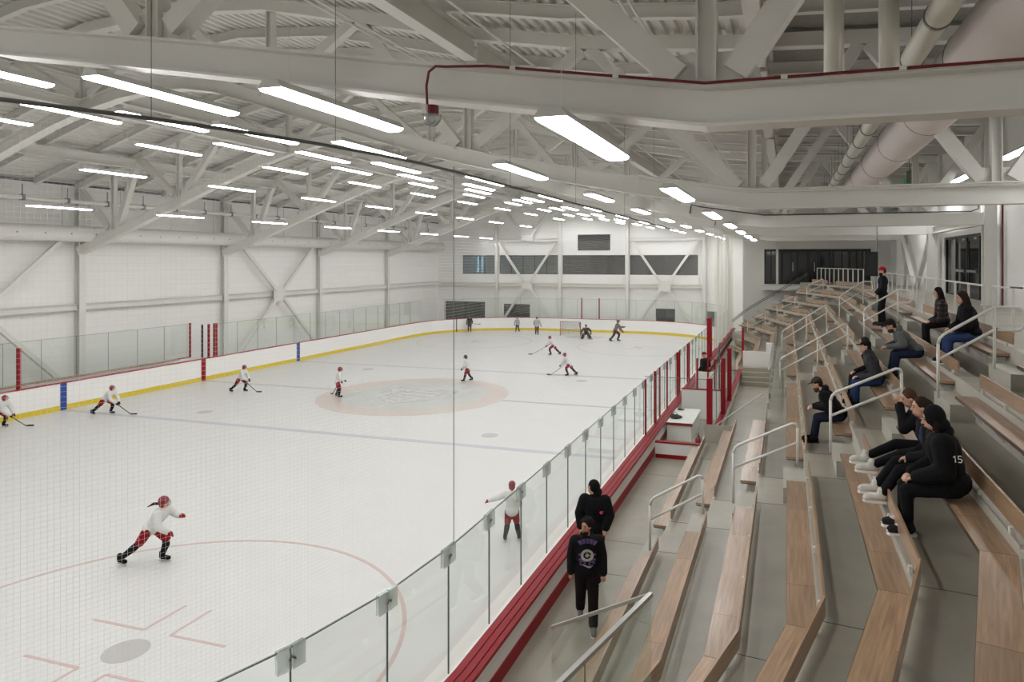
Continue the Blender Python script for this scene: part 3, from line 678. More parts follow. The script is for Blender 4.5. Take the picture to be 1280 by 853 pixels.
# ================================================================== SAFETY NETS
def net(label, name, pts, z0, z1, m, sag=None):
    ox, oy = pts[len(pts) // 2]
    b = MB(); b.uv = []; s = 0; vs = []
    for i, p in enumerate(pts):
        if i: s += math.hypot(p[0] - pts[i - 1][0], p[1] - pts[i - 1][1])
        for z in (z0, z1): vs.append((p[0] - ox, p[1] - oy, z - z0)); b.uv.append((s, z))
    b.add(vs, [(2 * i, 2 * i + 2, 2 * i + 3, 2 * i + 1) for i in range(len(pts) - 1)])
    t = thing(name, label, 'net', (ox, oy, z0))
    b.build('mesh', m, t)
    return t, ox, oy
nn = [(GX - 8.6 + 8.6 * math.cos(R(a)), -22.3 + 8.6 * math.sin(R(a))) for a in range(-80, 1, 5)] + [(GX, y) for y in (-20, -15, -10, -5, 0, 4, 8)]
t, ox, oy = net('fine safety net hung from a dark cable above the stand-side glass and the near corner', 'safety_net', nn, 3.13, 7.66, M['net'])
MB().tube([(x - ox, y - oy, 4.54) for x, y in nn[:-3]], .017, 6).build('top_cable', M['cable'], t)
MB().tube([(GX - ox, -22.3 - oy, 0), (GX - ox, -22.3 - oy, 4.6)], .005, 5).build('seam_rope', M['cable'], t)
for (x, y) in ((12.55, -25.7), (GX - .3, -24.2), (GX, -20.5), (GX, -17.2), (GX, -13), (GX, -9)):
    MB().tube([(x - ox, y - oy, 4.54), (x - ox, y - oy, 8.2)], .0035, 4).build('hanger_wire', M['cable'], t)
fn = [(x, y) for x, y in rink_path(.1, 8)[1:17]]
net('fine safety net hanging above the far end glass', 'safety_net', fn, 3.02, 8.3, M['netf'])
fold = []; y = 8.2
while y < 21:
    fold.append((GX + .19 + .06 * math.sin(y * 5.1) + .05 * math.sin(y * 2.3), y)); y += .12
t, ox, oy = net('pale gathered net curtain hanging in folds beyond the penalty box', 'net_curtain', fold, 1.75, 8.4, M['netd'])
MB().tube([(x - ox, y - oy, 6.65) for x, y in fold[::4]], .02, 6).build('top_cable', M['cable'], t)
# ================================================================== STANDS
U1 = Vector((.243, .970)).normalized(); U3 = Vector((-.342, .940)).normalized(); U2 = Vector((0, 1))
def bend1(d): return Vector((14.86 + d, -22.45 - .1234 * d))
def bend2(d): return Vector((14.86 + d, 9.0 + .176 * d))
def P2(seg, e, d):
    """plan point at offset d from the first row; e = y in the straight part, or distance from the bend"""
    if e == 'b1': return bend1(d)
    if e == 'b2': return bend2(d)
    if seg == 'n': return bend1(d) - U1 * e
    if seg == 'f': return bend2(d) + U3 * e
    return Vector((14.86 + d, e))
SEAT = lambda k: 1.465 + .508 * k
TREAD = lambda k: 1.055 + .508 * k
RIS = lambda k: -1.11 if k == 0 else .82 * (k - 1) + .31
def s_end(d): return max(.5, min(6.4, (.75 + d) / .342))
PAR = 2.8
tr = MB(); face = MB()
def slab(b, pts, z, th=.62): b.prism([(p.x, p.y, z - th) for p in pts], (0, 0, th))
CUT = -10.7
for k in range(8):
    a, c, z = RIS(k), RIS(k + 1), TREAD(k)
    slab(tr, [P2('n', 9, a), P2('n', 9, c), bend1(c), bend1(a)], z)
    if k in (1, 2): slab(tr, [bend1(a), bend1(c), P2('m', CUT, c), P2('m', CUT, a)], z); slab(tr, [P2('m', PAR, a), P2('m', PAR, c), bend2(c), bend2(a)], z)
    else: slab(tr, [bend1(a), bend1(c), bend2(c), bend2(a)], z)
    if k: slab(tr, [bend2(a), bend2(c), P2('f', s_end(c), c), P2('f', s_end(a), a)], z)
# walkway and box floor beyond the bend, corridor floor, concourse
slab(tr, [Vector((13.72, 2)), Vector((16.81, 2)), Vector((16.81, 9)), Vector((13.72, 20))], TREAD(0) - .002, 1.1)
slab(tr, [Vector((15.0, CUT)), Vector((16.81, CUT)), Vector((16.81, 2.6)), Vector((15.0, 2.6))], TREAD(0) - .001, 1.1)
cz = TREAD(8); rc = RIS(8)
slab(tr, [P2('n', 9, rc), Vector((EX, -32)), Vector((EX, 20)), P2('f', 8, rc), bend2(rc), bend1(rc)], cz, .7)
ld_ = MB(); slab(ld_, [Vector((15.6, 18.7)), Vector((EX - .02, 18.7)), Vector((EX - .02, 19.99)), Vector((15.6, 19.99))], 4.84, .3); struct('floor_landing', ld_, M['white'])
fs = struct('floor_stands', tr, M['conc'])
# pale riser faces and the tall wall beside the corridor
for k in range(1, 9):
    a = RIS(k); z0, z1 = TREAD(k - 1), TREAD(k)
    for seg, e0, e1 in (('n', 9, 'b1'), ('m', 'b1', CUT if k in (1, 2) else 'b2'), ('m', PAR if k in (1, 2) else 'b2', 'b2'), ('f', 'b2', s_end(a))):
        if k == 3 and seg == 'm': pass
        p, q = P2(seg, e0, a), P2(seg, e1, a); p2, q2 = P2(seg, e0, a - .012), P2(seg, e1, a - .012)
        if (q - p).length > .2: face.prism([(p2.x, p2.y, z0), (q2.x, q2.y, z0), (q.x, q.y, z0), (p.x, p.y, z0)], (0, 0, z1 - z0 - .003))
face.box((16.795, CUT, TREAD(0)), (16.81, 2.4, TREAD(3) - .003))
face.box((15.17, CUT - .012, TREAD(0)), (16.81, CUT + .0, TREAD(2)))
face = face.build('riser_face', M['concface'], fs)
jt = MB()
for k in range(0, 9):
    a, c, z = RIS(k), (RIS(k + 1) if k < 8 else 8.9), TREAD(k)
    def jl(p, q): jt.bar((p.x, p.y, z + .0005), (q.x, q.y, z + .0005), .012, .002)
    jl(bend1(a), bend1(c))
    for y in (-18.1, -16.68, -12.3, -8.75, -7.3, -.3, 1.2, 5):
        if k in (1, 2) and CUT < y < PAR: continue
        jl(P2('m', y, a), P2('m', y, c))
    if k > 3: jl(bend2(a), bend2(c))
jt.build('expansion_joint', M['joint'], fs)

# ---- benches
ROWN = ['front row', 'second row', 'third row', 'fourth row', 'fifth row', 'sixth row', 'seventh row', 'top row']
def bench(k, seg, e0, e1, where, back=True):
    d0 = .82 * k; Z = SEAT(k)
    p = P2(seg, e0, d0); q = P2(seg, e1, d0)
    L = (q - p).length
    u = (q - p).normalized(); ang = math.atan2(u.y, u.x) - math.pi / 2
    t = thing('bleacher_bench', f'oak bench with low backrest, {ROWN[k]}, {where}', 'bench', (p.x, p.y, Z - .41), ang, 'oak benches of the stands')
    Mi = Matrix.Rotation(-ang, 2)
    def loc(v): w = Mi @ (v - p); return w
    g0 = .004 if isinstance(e0, str) else 0; g1 = .004 if isinstance(e1, str) else 0
    def P3(e, d): v = P2(seg, e, d); return v + u * g0 if e == e0 else v - u * g1
    def poly(da, db, z): return [(*loc(P3(e0, d0 + da)), z), (*loc(P3(e0, d0 + db)), z), (*loc(P3(e1, d0 + db)), z), (*loc(P3(e1, d0 + da)), z)]
    MB().prism(poly(0, .295, .365), (0, 0, .045)).build('seat', M['wood'], t)
    MB().prism(poly(.015, .29, .35), (0, 0, .014)).build('seat_edge_shadow_gap', M['dark'], t).name = 'seat_shade_strip'  # dark sheet under the seat imitating the shadow gap along its edge
    if back:
        MB().prism(poly(.335, .36, .56), (0, 0, .2)).build('backrest', M['wood'], t)
    n = max(2, int(L / 1.2) + 1)
    for i in range(n):
        s = .25 + (L - .5) * i / (n - 1)
        b = MB().box((.299, s - .03, .25), (.333, s + .03, .565)).box((.05, s - .025, .30), (.3, s + .025, .35)).prism([(.3, s - .012, .30), (.1, s - .012, .30), (.3, s - .012, .05)], (0, .024, 0))
        b.build('bracket', M['rail'], t)
    return t
WH = dict(n='angled part nearest the camera', a='between the angle and the near aisle', b='beyond the near aisle', c='between the second and third aisles', d='past the third aisle', e='behind the corridor parapet', f1='far angled part before its aisle', f2='far angled part past its aisle')
for k in range(8):
    bench(k, 'n', 7.5, 'b1', WH['n'])
    bench(k, 'm', 'b1', -18.1, WH['a'])
    bench(k, 'm', -16.68, {0: -10.95, 1: -10.85, 2: -11.6}.get(k, -8.75), WH['b'])
    if k >= 3: bench(k, 'm', -7.3, -.3, WH['c']); bench(k, 'm', 1.2, 'b2', WH['d'])
    else: bench(k, 'm', PAR + .2, 'b2', WH['e'])
    se = s_end(.82 * k) - .3
    bench(k, 'f', 'b2', min(2.6, se), WH['f1'])
    if se > 4.6: bench(k, 'f', 3.8, se, WH['f2'])
# ---- half steps in the aisles
def step(k, seg, e0, e1, where):
    a = RIS(k + 1); z = TREAD(k)
    p = P2(seg, e0, a); q = P2(seg, e1, a); p2 = P2(seg, e0, a - .36); q2 = P2(seg, e1, a - .36); c = (p + q2) / 2
    o = MB().prism([(v.x - c.x, v.y - c.y, 0) for v in (p2, p, q, q2)], (0, 0, .254)).build('step_block', M['concl'], None, loc=(c.x, c.y, z))
    tag(o, f'{ORD[k]} pale concrete half step in the {where}, counting up from the walkway', 'step', 'concrete half steps')
for k in range(8):
    step(k, 'm', -18.0, -16.8, 'near aisle')
    if k >= 3: step(k, 'm', -8.65, -7.4, 'second aisle'); step(k, 'm', -.2, 1.1, 'third aisle')
    if k >= 1 and k < 7: step(k, 'f', 2.7, 3.7, 'far aisle')

# ---- handrails
def handrail(label, a, b, ha=.93, hb=.93, loop=None, mid=None, mids=()):
    """a, b: base points (x, y, z) of the lower and the upper post"""
    A, B = Vector(a), Vector(b); t = thing('handrail', label, 'handrail', a, 0, 'aisle handrails'); B = B - A; A = Vector((0, 0, 0))
    At, Bt = A + Vector((0, 0, ha)), B + Vector((0, 0, hb)); d = (Bt - At).normalized(); r = .1
    zz = Vector((0, 0, 1))
    path = [At - zz * r, At - zz * r * .3 + d * r * .3, At + d * r]
    if loop is None:
        path += [Bt - d * r, Bt - zz * r * .3 - d * r * .3, Bt - zz * r]
    else:
        hz = Vector((d.x, d.y, 0)).normalized(); e = Bt + hz * loop
        lo = -.36 * zz
        path += [Bt, e - hz * .06, e + lo * .15, e + lo * .85, e + lo - hz * .06, Bt + lo + hz * .05]
    MB().tube(path, .024, 8).build('top_rail', M['rail'], t, smooth=True)
    m0, m1 = At - zz * .36, Bt - zz * .36
    MB().tube([m0, m1], .022, 8).build('mid_rail', M['rail'], t, smooth=True)
    MB().tube([A, At - zz * r], .024, 8).build('post', M['rail'], t, smooth=True)
    MB().tube([B, Bt - (zz * r if loop is None else zz * 0)], .024, 8).build('post', M['rail'], t, smooth=True)
    for s in mids:
        p = B * s; zt = lerp(ha, B.z + hb, s)
        MB().tube([(p.x, p.y, mids[s]), (p.x, p.y, zt)], .024, 8).build('post', M['rail'], t, smooth=True)
    return t
yA = -17.5
handrail('white tube handrail in the near aisle, lowest of four, beside the walkway', (14.95, yA, TREAD(0) + .254), (15.9, yA, TREAD(2)), .92, .72)
handrail('white tube handrail in the near aisle, second of four going up', (16.43, yA, TREAD(2) + .254), (17.5, yA, TREAD(4)), .98, .74)
handrail('white tube handrail in the near aisle, third of four going up, above the bearded man', (18.03, yA, TREAD(4) + .254), (19.12, yA, TREAD(6)), .98, .74)
handrail('white tube handrail in the near aisle, topmost of four, ending in a rounded loop', (19.66, yA, TREAD(6) + .254), (20.46, yA, TREAD(7) + .254), .98, .98, loop=.4)
yB = -8.0
handrail('white tube handrail with three posts in the second aisle, lower of two', (17.14, yB, TREAD(3) + .1), (19.05, yB, TREAD(5) + .254), .9, .9, mids={.56: .5})
handrail('looped white tube handrail beside the man in the red cap, second aisle', (19.5, yB, TREAD(6) + .15), (20.4, yB, TREAD(7) + .2), .9, .9, loop=.35)
handrail('white tube handrail with three posts in the third aisle, lower of two', (17.14, .4, TREAD(3) + .1), (18.9, .4, TREAD(5) + .254), .9, .9, mids={.56: .5})
handrail('looped white tube handrail in the third aisle, upper of two', (19.4, .4, TREAD(6) + .1), (20.3, .4, TREAD(7) + .2), .9, .9, loop=.35)
for i, (da, db) in enumerate(((1.2, 2.2), (2.85, 3.85), (4.5, 5.4))):
    p, q = P2('f', 2.66, da), P2('f', 2.66, db)
    ka = int((da - .31) / .82) + 1; kb = int((db - .31) / .82) + 1
    handrail(f'white tube handrail in the far aisle, {["lowest", "middle", "topmost"][i]} of three', (p.x, p.y, TREAD(ka)), (q.x, q.y, TREAD(kb)), .95, .9)
# long rail beside the corridor
o = thing('corridor_rail', 'long slim sloping white rail between the penalty box and the corridor wall', 'handrail', (16.0, -10.3, 2.2))
MB().tube([(-.55, .0, -.22), (.68, .5, .62)], .022, 8).build('rail', M['rail'], o, smooth=True)
MB().tube([(-.52, 0.02, -1.14), (-.52, .02, -.22)], .02, 8).build('post', M['rail'], o, smooth=True)

# ---- glass guard beside the near vomitory steps
g = thing('glass_guard', 'clear glass guard with two steel top rails meeting in a point', 'guard', (16.2, -24.0, 3.7))
c0 = Vector((0, 0, 0)); c1 = Vector((-.99, .25, -.57)); c2 = Vector((-.243 * 4.6, -.97 * 4.6, 0))
MB().bar(c0, c1, .035, .028).build('top_rail', M['chrome'], g); MB().bar(c0, c2, .04, .035).build('top_rail', M['chrome'], g)
MB().prism([tuple(c0), tuple(c1), (c1.x, c1.y, -1.06), (0, 0, -1.0)], (.002, .01, 0)).build('pane', M['guard'], g)
for i in range(4):
    a = c2 * (i / 4); b = c2 * ((i + 1) / 4) - c2 * .004
    MB().prism([(a.x, a.y, 0), (b.x, b.y, 0), (b.x, b.y, -1.0), (a.x, a.y, -1.0)], (.01, -.002, 0)).build('pane', M['guard'], g)
    MB().bar((b.x, b.y, 0), (b.x, b.y, -1.0), .006, .014).build('pane_joint', M['seam'], g)
MB().bar((0, 0, -1.0), (c2.x, c2.y, -1.0), .05, .1).build('base_shoe', M['chrome'], g)
# ---- glass guard along the corridor edge
g = thing('glass_guard', 'clear glass guard standing on the stand edge above the corridor', 'guard', (16.86, -10.6, TREAD(3)))
for i in range(9):
    MB().box((-.006, i * 1.4 + .01, 0), (.006, i * 1.4 + 1.39, 1.02)).build('pane', M['guard'], g)
    MB().box((-.03, i * 1.4 - .02, 0), (.03, i * 1.4 + .02, .16)).build('clamp', M['chrome'], g)
MB().box((-.02, 0, 1.02), (.02, 12.6, 1.05)).build('top_rail', M['chrome'], g)
# ---- far end guard, following the rows up
g = thing('end_guard', 'glass guard with double steel rails climbing the far end of the stands', 'guard', (*P2('f', s_end(1.2), 1.2), TREAD(1)))
ge = Vector((g.location.x, g.location.y)); ts = []
for d in (1.2, 2.4, 3.6, 4.8, 6.0):
    q = P2('f', s_end(d) + .15, d) - ge; ts.append((q.x, q.y, .62 * (d - 1.2) + .2))
for a, b in zip(ts, ts[1:]): MB().prism([a, b, (b[0], b[1], b[2] + 1.0), (a[0], a[1], a[2] + 1.0)], (0, .012, 0)).build('pane', M['guard'], g)
for h in (1.02, .9): MB().tube([(x, y, z + h) for x, y, z in ts], .022, 6).build('rail', M['cable'], g)

# ---- concourse guard rails
def guard_rail(label, x, y0, y1, z, h, n, endcap=False):
    t = thing('guard_rail', label, 'guard rail', (x, y0, z))
    L = y1 - y0
    MB().bar((0, 0, h), (0, L, h), .05, .035).build('top_rail', M['rail'], t)
    for i in range(n): MB().bar((0, L * i / (n - 1), 0), (0, L * i / (n - 1), h - .015), .045, .045, (1, 0, 0)).build('post', M['rail'], t)
    if endcap: MB().bar((-.03, -.02, h + .03), (.03, -.38, h + .03), .07, .03).build('dark_end', M['dark'], t)
    return t
guard_rail('white guard rail with six posts behind the top bench, in front of the double door', 21.5, -12.6, -4.4, cz, .9, 7)
guard_rail('short white guard rail with a dark end, behind the looped handrail', 21.6, -14.3, -12.9, cz, .9, 2, True)
guard_rail('white guard rail on the concourse past the double door', 21.5, -3.6, 8.6, cz, .9, 11)
o = guard_rail('white baluster rail crossing in front of the dark glass wall', 0, 0, 6.2, cz, .95, 11); o.location = (*P2('f', .2, 6.5), cz); o.rotation_euler = (0, 0, R(20))
# red conduit down the side wall
o = MB().tube([(0, 0, 0), (0, 0, 3.7)], .03, 8).build('red_pipe', M['redpipe'], None, loc=(23.8, -5.2, cz)); tag(o, 'thin red pipe running down the wall beside the double door column', 'pipe')

# ---- side wall of the concourse
sw = MB(); wall_with_holes_y = None
for (ya, yb, za, zb) in ((NY, -3.6, -.2, 11.6), (3.7, WY, -.2, 11.6), (-3.6, 3.7, -.2, cz), (-3.6, 3.7, 7.55, 11.6)): sw.box((EX, ya, za), (EX + .3, yb, zb))
struct('wall_right', sw, M['wallp'])
D = thing('door_1', None, None, (EX, 0, cz)); D['kind'] = 'structure'
fr = MB(); H = 7.55 - cz
fr.box((.05, -3.6, H - .1), (.2, 3.7, H)).box((.05, -3.6, 0), (.2, 3.7, .04))
for y in (-3.6, -1.85, -.05, 1.75, 3.6): fr.box((.05, y, 0), (.2, y + .12, H))
fr.build('door_frame', M['dark'], D)
for i, (y0, y1) in enumerate(((-1.73, -.05), (.07, 1.75))):
    lf = MB().box((.08, y0, .04), (.14, y0 + .11, H - .1)).box((.08, y1 - .11, .04), (.14, y1, H - .1)).box((.08, y0, H - .24), (.14, y1, H - .1)).box((.08, y0, .04), (.14, y1, .24)).build('door_leaf', M['dark'], D)
    MB().box((.1, y0 + .1, .24), (.12, y1 - .1, H - .24)).build('pane', M['dglass'], lf)
    MB().box((.0, y0 + .1, 1.0), (.05, y1 - .1, 1.07)).box((.0, y0 + .1, .97), (.09, y0 + .16, 1.1)).box((.0, y1 - .16, .97), (.09, y1 - .1, 1.1)).build('push_bar', M['chrome'], lf)
    MB().box((.03, y0 + .2, H - .2), (.08, y0 + .55, H - .13)).build('door_closer', M['chrome'], lf)
for y0, y1 in ((-3.48, -1.85), (1.87, 3.6)): MB().box((.1, y0, .05), (.12, y1, H - .1)).build('side_pane', M['dglass'], D)
struct('wall_lobby', MB().box((EX + 3.2, -6, 4), (EX + 3.4, 6, 9)).box((EX + .3, -6, 4.9), (EX + 3.4, 6, cz)).box((EX + .3, -6.2, 4), (EX + 3.4, -6, 9)).box((EX + .3, 6, 4), (EX + 3.4, 6.2, 9)).box((EX + .3, -6, 8.9), (EX + 3.4, 6, 9.1)), M['louver'])
for i, y in enumerate((-13.9, -4.7, 4.4, 13.5)):
    column(f'white steel column on the stand-side wall, {["nearest the camera", "beside the near edge of the double door", "beside the far edge of the double door", "nearest the dark glass wall"][i]}', 23.55, y, cz, 10.9, .36, .4, 'y')
o = hbeam('door_header', 'white steel header beam along the concourse wall above the double door', (23.6, -4.515, 7.9), (23.6, 4.215, 7.9), .2, .3)
t = thing('cross_brace', 'white inverted V brace on the concourse wall beyond the double door', 'brace', (23.6, 8.9, cz))
for s in (-1, 1): MB().bar((0, s * 3.9, 2.6), (0, s * .3, .09), .2, .2, (1, 0, 0)).build('arm', M['steel'], t)
# ---- wall and dark glass at the far end of the stands
ew = MB(); wall_with_holes(ew, 20, 20.3, 14.4, EX, -.2, 10.9, [(15.85, 4.9, 22.7, 7.32)])
ew.box((14.4, 20.3, -.2), (14.7, WY, 11.2))
struct('wall_end', ew, M['white'])
W = thing('window_9', None, None, (15.85, 20, 4.9)); W['kind'] = 'structure'; ww, wh = 6.85, 2.42
f = MB().box((0, .05, 0), (ww, .2, .1)).box((0, .05, wh - .16), (ww, .2, wh)).box((0, .05, 0), (.1, .2, wh)).box((ww - .1, .05, 0), (ww, .2, wh)); f.build('window_frame', M['dark'], W)
mm = MB()
for i, x in enumerate((.42, 1.1, 1.75, 2.15, 2.8, 3.45, 3.6, 4.2, 4.45, 5.0, 5.45, 5.9, 6.3)): mm.box((x, .03, .1), (x + (.16 if i % 3 == 1 else .08), .18, wh - .16))
mm.build('mullion', M['dark'], W)
MB().box((.1, .1, .1), (ww - .1, .12, wh - .16)).build('pane', M['dglass'], W)
for x in (1.9, 3.3): MB().tube([(x, .0, .9), (x, .0, 1.5)], .02, 8).build('door_handle', M['chrome'], W)
column('slim white square column in front of the dark glass wall', 16.72, 19.6, 4.6, 10.5, .16, .16, 'y')
struct('wall_glass_room', MB().box((15.5, 23.2, 4.5), (23.5, 23.4, 8)).box((15.5, 20.3, 4.5), (23.5, 23.4, 4.85)).box((15.5, 20.3, 7.5), (23.5, 23.4, 7.7)).box((15.3, 20.3, 4.5), (15.5, 23.4, 8)).box((23.5, 20.3, 4.5), (23.7, 23.4, 8)), M['louver'])
struct('wall_near', MB().box((WX, NY - .3, -.2), (EX + .3, NY, 14.5)), M['wallp'])

# ---- hung fittings over the concourse
o = thing('loudspeaker', 'black loudspeaker hanging beside the dark glass wall above the man in the red cap', 'speaker', (20.52, -.5, 5.95))
MB().prism([(-.26, -.24, 0), (.2, -.24, 0), (.26, .24, 0), (-.2, .24, 0)], (0, 0, .95)).build('cabinet', M['black'], o)
MB().box((-.2, -.255, .06), (.14, -.24, .88)).build('grille', M['dark'], o)
MB().tube([(.19, 0, .95), (.19, 0, 4.7)], .02, 6).build('hanger', M['clamp'], o)
o = thing('exit_sign', 'small green exit sign under the roof by the big duct', 'sign', (21.95, 0, 9.65))
MB().box((-.2, -.03, -.13), (.2, .03, .13)).build('sign_box', M['green'], o); MB().box((-.12, -.034, -.05), (.12, -.03, .05)).build('sign_face', mat('exit_pale', (120, 190, 150), .5, emit=.5), o)
MB().tube([(0, 0, .13), (0, 0, 1.4)], .012, 6).build('hanger', M['clamp'], o)
o = thing('foil_elbow', 'shiny silver duct elbow hanging behind the tie beams over the stands', 'duct', (21.3, -1.2, 8.35))  # bent piece of silver foil duct
MB().tube([(-.35, 0, -.12), (-.1, 0, .02), (.15, 0, .05), (.4, 0, -.05), (.5, 0, .2), (.5, 0, 1.6)], [.16, .2, .2, .18, .16, .14], 14).build('elbow', M['chrome'], o, smooth=True)
ys = (-34, -28, -22, -16, -10, -4.1, 2, 8)  # row carried on out of view, fixtures added to light the stands
for y, l in zip(ys, counts([(22.9, y, 9.3) for y in ys], 'linear ceiling light near the concourse wall, %s from the camera', 'linear ceiling light near the concourse wall, added out of view')): light_fixture(22.9, y, 9.3, l)

# ================================================================== PENALTY BOX
b = thing('penalty_box', 'white penalty box walls with red cap rails beside the ice', 'penalty box', (15.3, -10.7, WALK))
MB().box((-1.49, -.06, 0), (.06, .06, .42)).build('near_wall', M['board'], b); MB().box((-1.49, -.08, .42), (.08, .08, .46)).build('cap_rail', M['redsteel'], b)
MB().box((-1.48, -.075, 0), (-.3, -.06, .11)).build('red_kick_plate', M['redsteel'], b)
MB().box((-.06, -.06, 0), (.06, 14.6, .42)).build('side_wall', M['board'], b); MB().box((-.09, -.06, .42), (.09, 14.6, .46)).build('cap_rail', M['redsteel'], b)
MB().box((-1.49, 5.05, 0), (-.06, 5.13, 1.0)).build('partition', M['board'], b); MB().box((-1.49, 5.03, 1.0), (-.06, 5.15, 1.04)).build('cap_rail', M['redsteel'], b)
MB().box((-1.49, 9.0, 0), (-.06, 9.08, 1.0)).build('partition', M['board'], b)
MB().box((-.5, 5.6, .4), (-.12, 8.8, .44)).build('seat', M['wood'], b)
shield('glass_shield', 'clear glass panel across the near end of the penalty box, facing the walkway', (13.5, -10.68), (15.28, -10.68), WALK + .464, 3.3, 'penalty box glass panels', False)
for i in range(5):
    shield('glass_shield', f'clear glass panel on the stand side of the penalty box, {ORD[i]} from the near corner', (15.3, -10.6 + i * 2.0), (15.3, -8.65 + i * 2.0), WALK + .464, 3.3, 'penalty box glass panels', False)
zb = WALK + .464
post('thick red corner post of the penalty box nearest the camera', 15.3, -10.62, zb, 3.32, 'redsteel', .15)
post('thick red post on the stand side of the penalty box, second from the near corner', 15.33, -6.7, zb, 3.35, 'redsteel', .15)
post('thick red post on the stand side of the penalty box, third from the near corner', 15.36, -4.5, zb, 3.4, 'redsteel', .15)
post('thin red post at the far end of the stand-side penalty box wall', 15.36, 3.6, zb, 3.4, 'redsteel', .1)
for i, (y, w) in enumerate(((-10.6, .05), (-9.1, .08), (-8.3, .045), (-6.9, .05), (-4.6, .08), (-4.1, .05), (-1.9, .06), (-1.4, .05))):
    post(f'red shield post between ice and penalty box, {ORD[i]} from the near corner', GX + .06, y, CAPZ, 3.2, 'redsteel', w)
post('thick red post on the stand-side boards where the net curtain begins', GX + .1, 6.0, CAPZ - .1, 3.6, 'redsteel', .24)
for i, (x, y) in enumerate(((14.35, -5.6), (14.95, -5.6), (14.3, -1.7), (14.75, -1.7))):
    post(f'slim red post inside the penalty box on the {"near" if i < 2 else "far"} partition, {"ice" if i % 2 == 0 else "stand"} side', x, y, WALK, 3.15, 'redsteel' if i != 3 else 'seam', .06)
k = thing('scorer_counter', 'white scorer counter with papers inside the penalty box', 'counter', (14.2, -7.75, WALK))
MB().box((-.38, -1.05, .0), (.36, 1.05, .5)).build('front_panel', M['board'], k); MB().box((-.4, -1.08, .5), (.4, 1.08, .55)).build('counter_top', M['white'], k)
MB().box((-.4, -1.09, .47), (.4, -1.05, .55)).build('red_edge', M['redsteel'], k)
o = thing('camera_bag', 'crumpled dark green bag lying on the white scorer counter', 'bag', (13.98, -8.25, WALK + .55)); MB().ell((0, 0, .06), (.17, .13, .075)).ell((.1, .1, .04), (.12, .1, .05)).build('body', mat('olive_cloth', (52, 58, 50), .9), o, remesh=.02); MB().tube([(-.1, -.05, .1), (0, 0, .2), (.12, .02, .1)], .012, 6).build('strap', M['black'], o)
o = thing('glove', 'small dark glove on the far end of the scorer counter', 'glove', (13.95, -7.0, WALK + .55)); MB().ell((0, 0, .035), (.09, .06, .035)).cap((.05, .04, .03), (.12, .06, .03), .02, .015).cap((.07, 0, .03), (.15, 0, .03), .022, .016).build('palm', M['dark'], o, remesh=.012)
o = thing('fire_extinguisher', 'small red extinguisher on the penalty box floor beside the counter', 'extinguisher', (14.9, -9.9, WALK)); MB().tube([(0, 0, 0), (0, 0, .36), (0, 0, .42), (0, 0, .46)], [.08, .08, .06, .025], 14).build('cylinder', M['redsteel'], o, smooth=True); MB().box((-.02, -.02, .46), (.02, .1, .5)).box((-.02, -.02, .52), (.02, .12, .535)).build('handle', M['dark'], o); MB().tube([(0, .06, .48), (.1, .05, .4), (.1, .03, .2)], .01, 6).build('hose', M['black'], o)
# steps and parapet at the end of the corridor
st = thing('corridor_steps', 'grey concrete steps climbing at the far end of the corridor', 'steps', (16.1, 1.2, WALK))
for i in range(4): MB().box((-.69, i * .3, 0), (.68, 1.3, .17 * (i + 1))).build('step', M['conc'], st)
pw = thing('parapet', 'white parapet wall at the end of the corridor behind the steps', 'parapet', (16.1, 2.6, WALK))
MB().box((-.69, 0, 0), (.7, .12, 1.35)).build('wall_panel', M['white'], pw); MB().box((.35, -.06, 0), (.68, .2, 1.75)).build('pier', M['white'], pw)
# ================================================================== PEOPLE
SK = dict(fair=mat('skin_fair', (206, 160, 136), .55), tan=mat('skin_tan', (176, 128, 102), .55))
CL = {}
def cloth(rgb, n=.12):
    k = tuple(rgb)
    if k not in CL: CL[k] = mat('cloth_%d_%d_%d' % k, rgb, .88, noise=n, nscale=14, spec=.2)
    return CL[k]
BLK, CHAR, NAVY, JEAN, GREY = (17, 17, 19), (44, 45, 48), (26, 30, 42), (40, 58, 98), (88, 90, 91)
WHT, JRED, HELM, SOCK = (214, 214, 210), (140, 26, 36), (128, 20, 36), (20, 20, 24)
PLAID = plaid_mat('plaid_flannel')
def rotm(yaw=0, pitch=0, roll=0):
    """yaw to the left, pitch forwards/down, roll, in degrees; x is forward"""
    return Matrix.Rotation(R(yaw), 3, 'Z') @ Matrix.Rotation(R(pitch), 3, 'Y') @ Matrix.Rotation(R(roll), 3, 'X')
class Pose: pass
def pose(pel, lean=0, legs=None, arms=None, head=(0, 0), twist=0, side=0, S=1.0, toes=(0, 0)):
    """all lengths for a 1.75 m adult, scaled by S. legs = (kneeL, ankleL, kneeR, ankleR); arms = (elL, wrL, elR, wrR)"""
    p = Pose(); V = lambda q: Vector(q) * S
    p.S = S; p.T = rotm(twist, lean, side); p.pel = V(pel)
    p.mid = p.pel + p.T @ V((0, 0, .2)); p.chest = p.pel + p.T @ V((.0, 0, .36)); p.neck = p.pel + p.T @ V((-.01, 0, .53))
    p.sh = [p.pel + p.T @ V((0, s * .185, .47)) for s in (1, -1)]
    p.hip = [p.pel + rotm(twist * .3) @ V((0, s * .095, -.02)) for s in (1, -1)]
    p.kn = [V(legs[0]), V(legs[2])]; p.an = [V(legs[1]), V(legs[3])]
    p.el = [V(arms[0]), V(arms[2])]; p.wr = [V(arms[1]), V(arms[3])]
    p.H = rotm(*head); p.hc = p.neck + (p.T @ V((.0, 0, .07)) + p.H @ V((.025, 0, .10))); p.toe = [rotm(t) @ V((.17, 0, 0)) for t in toes]
    return p
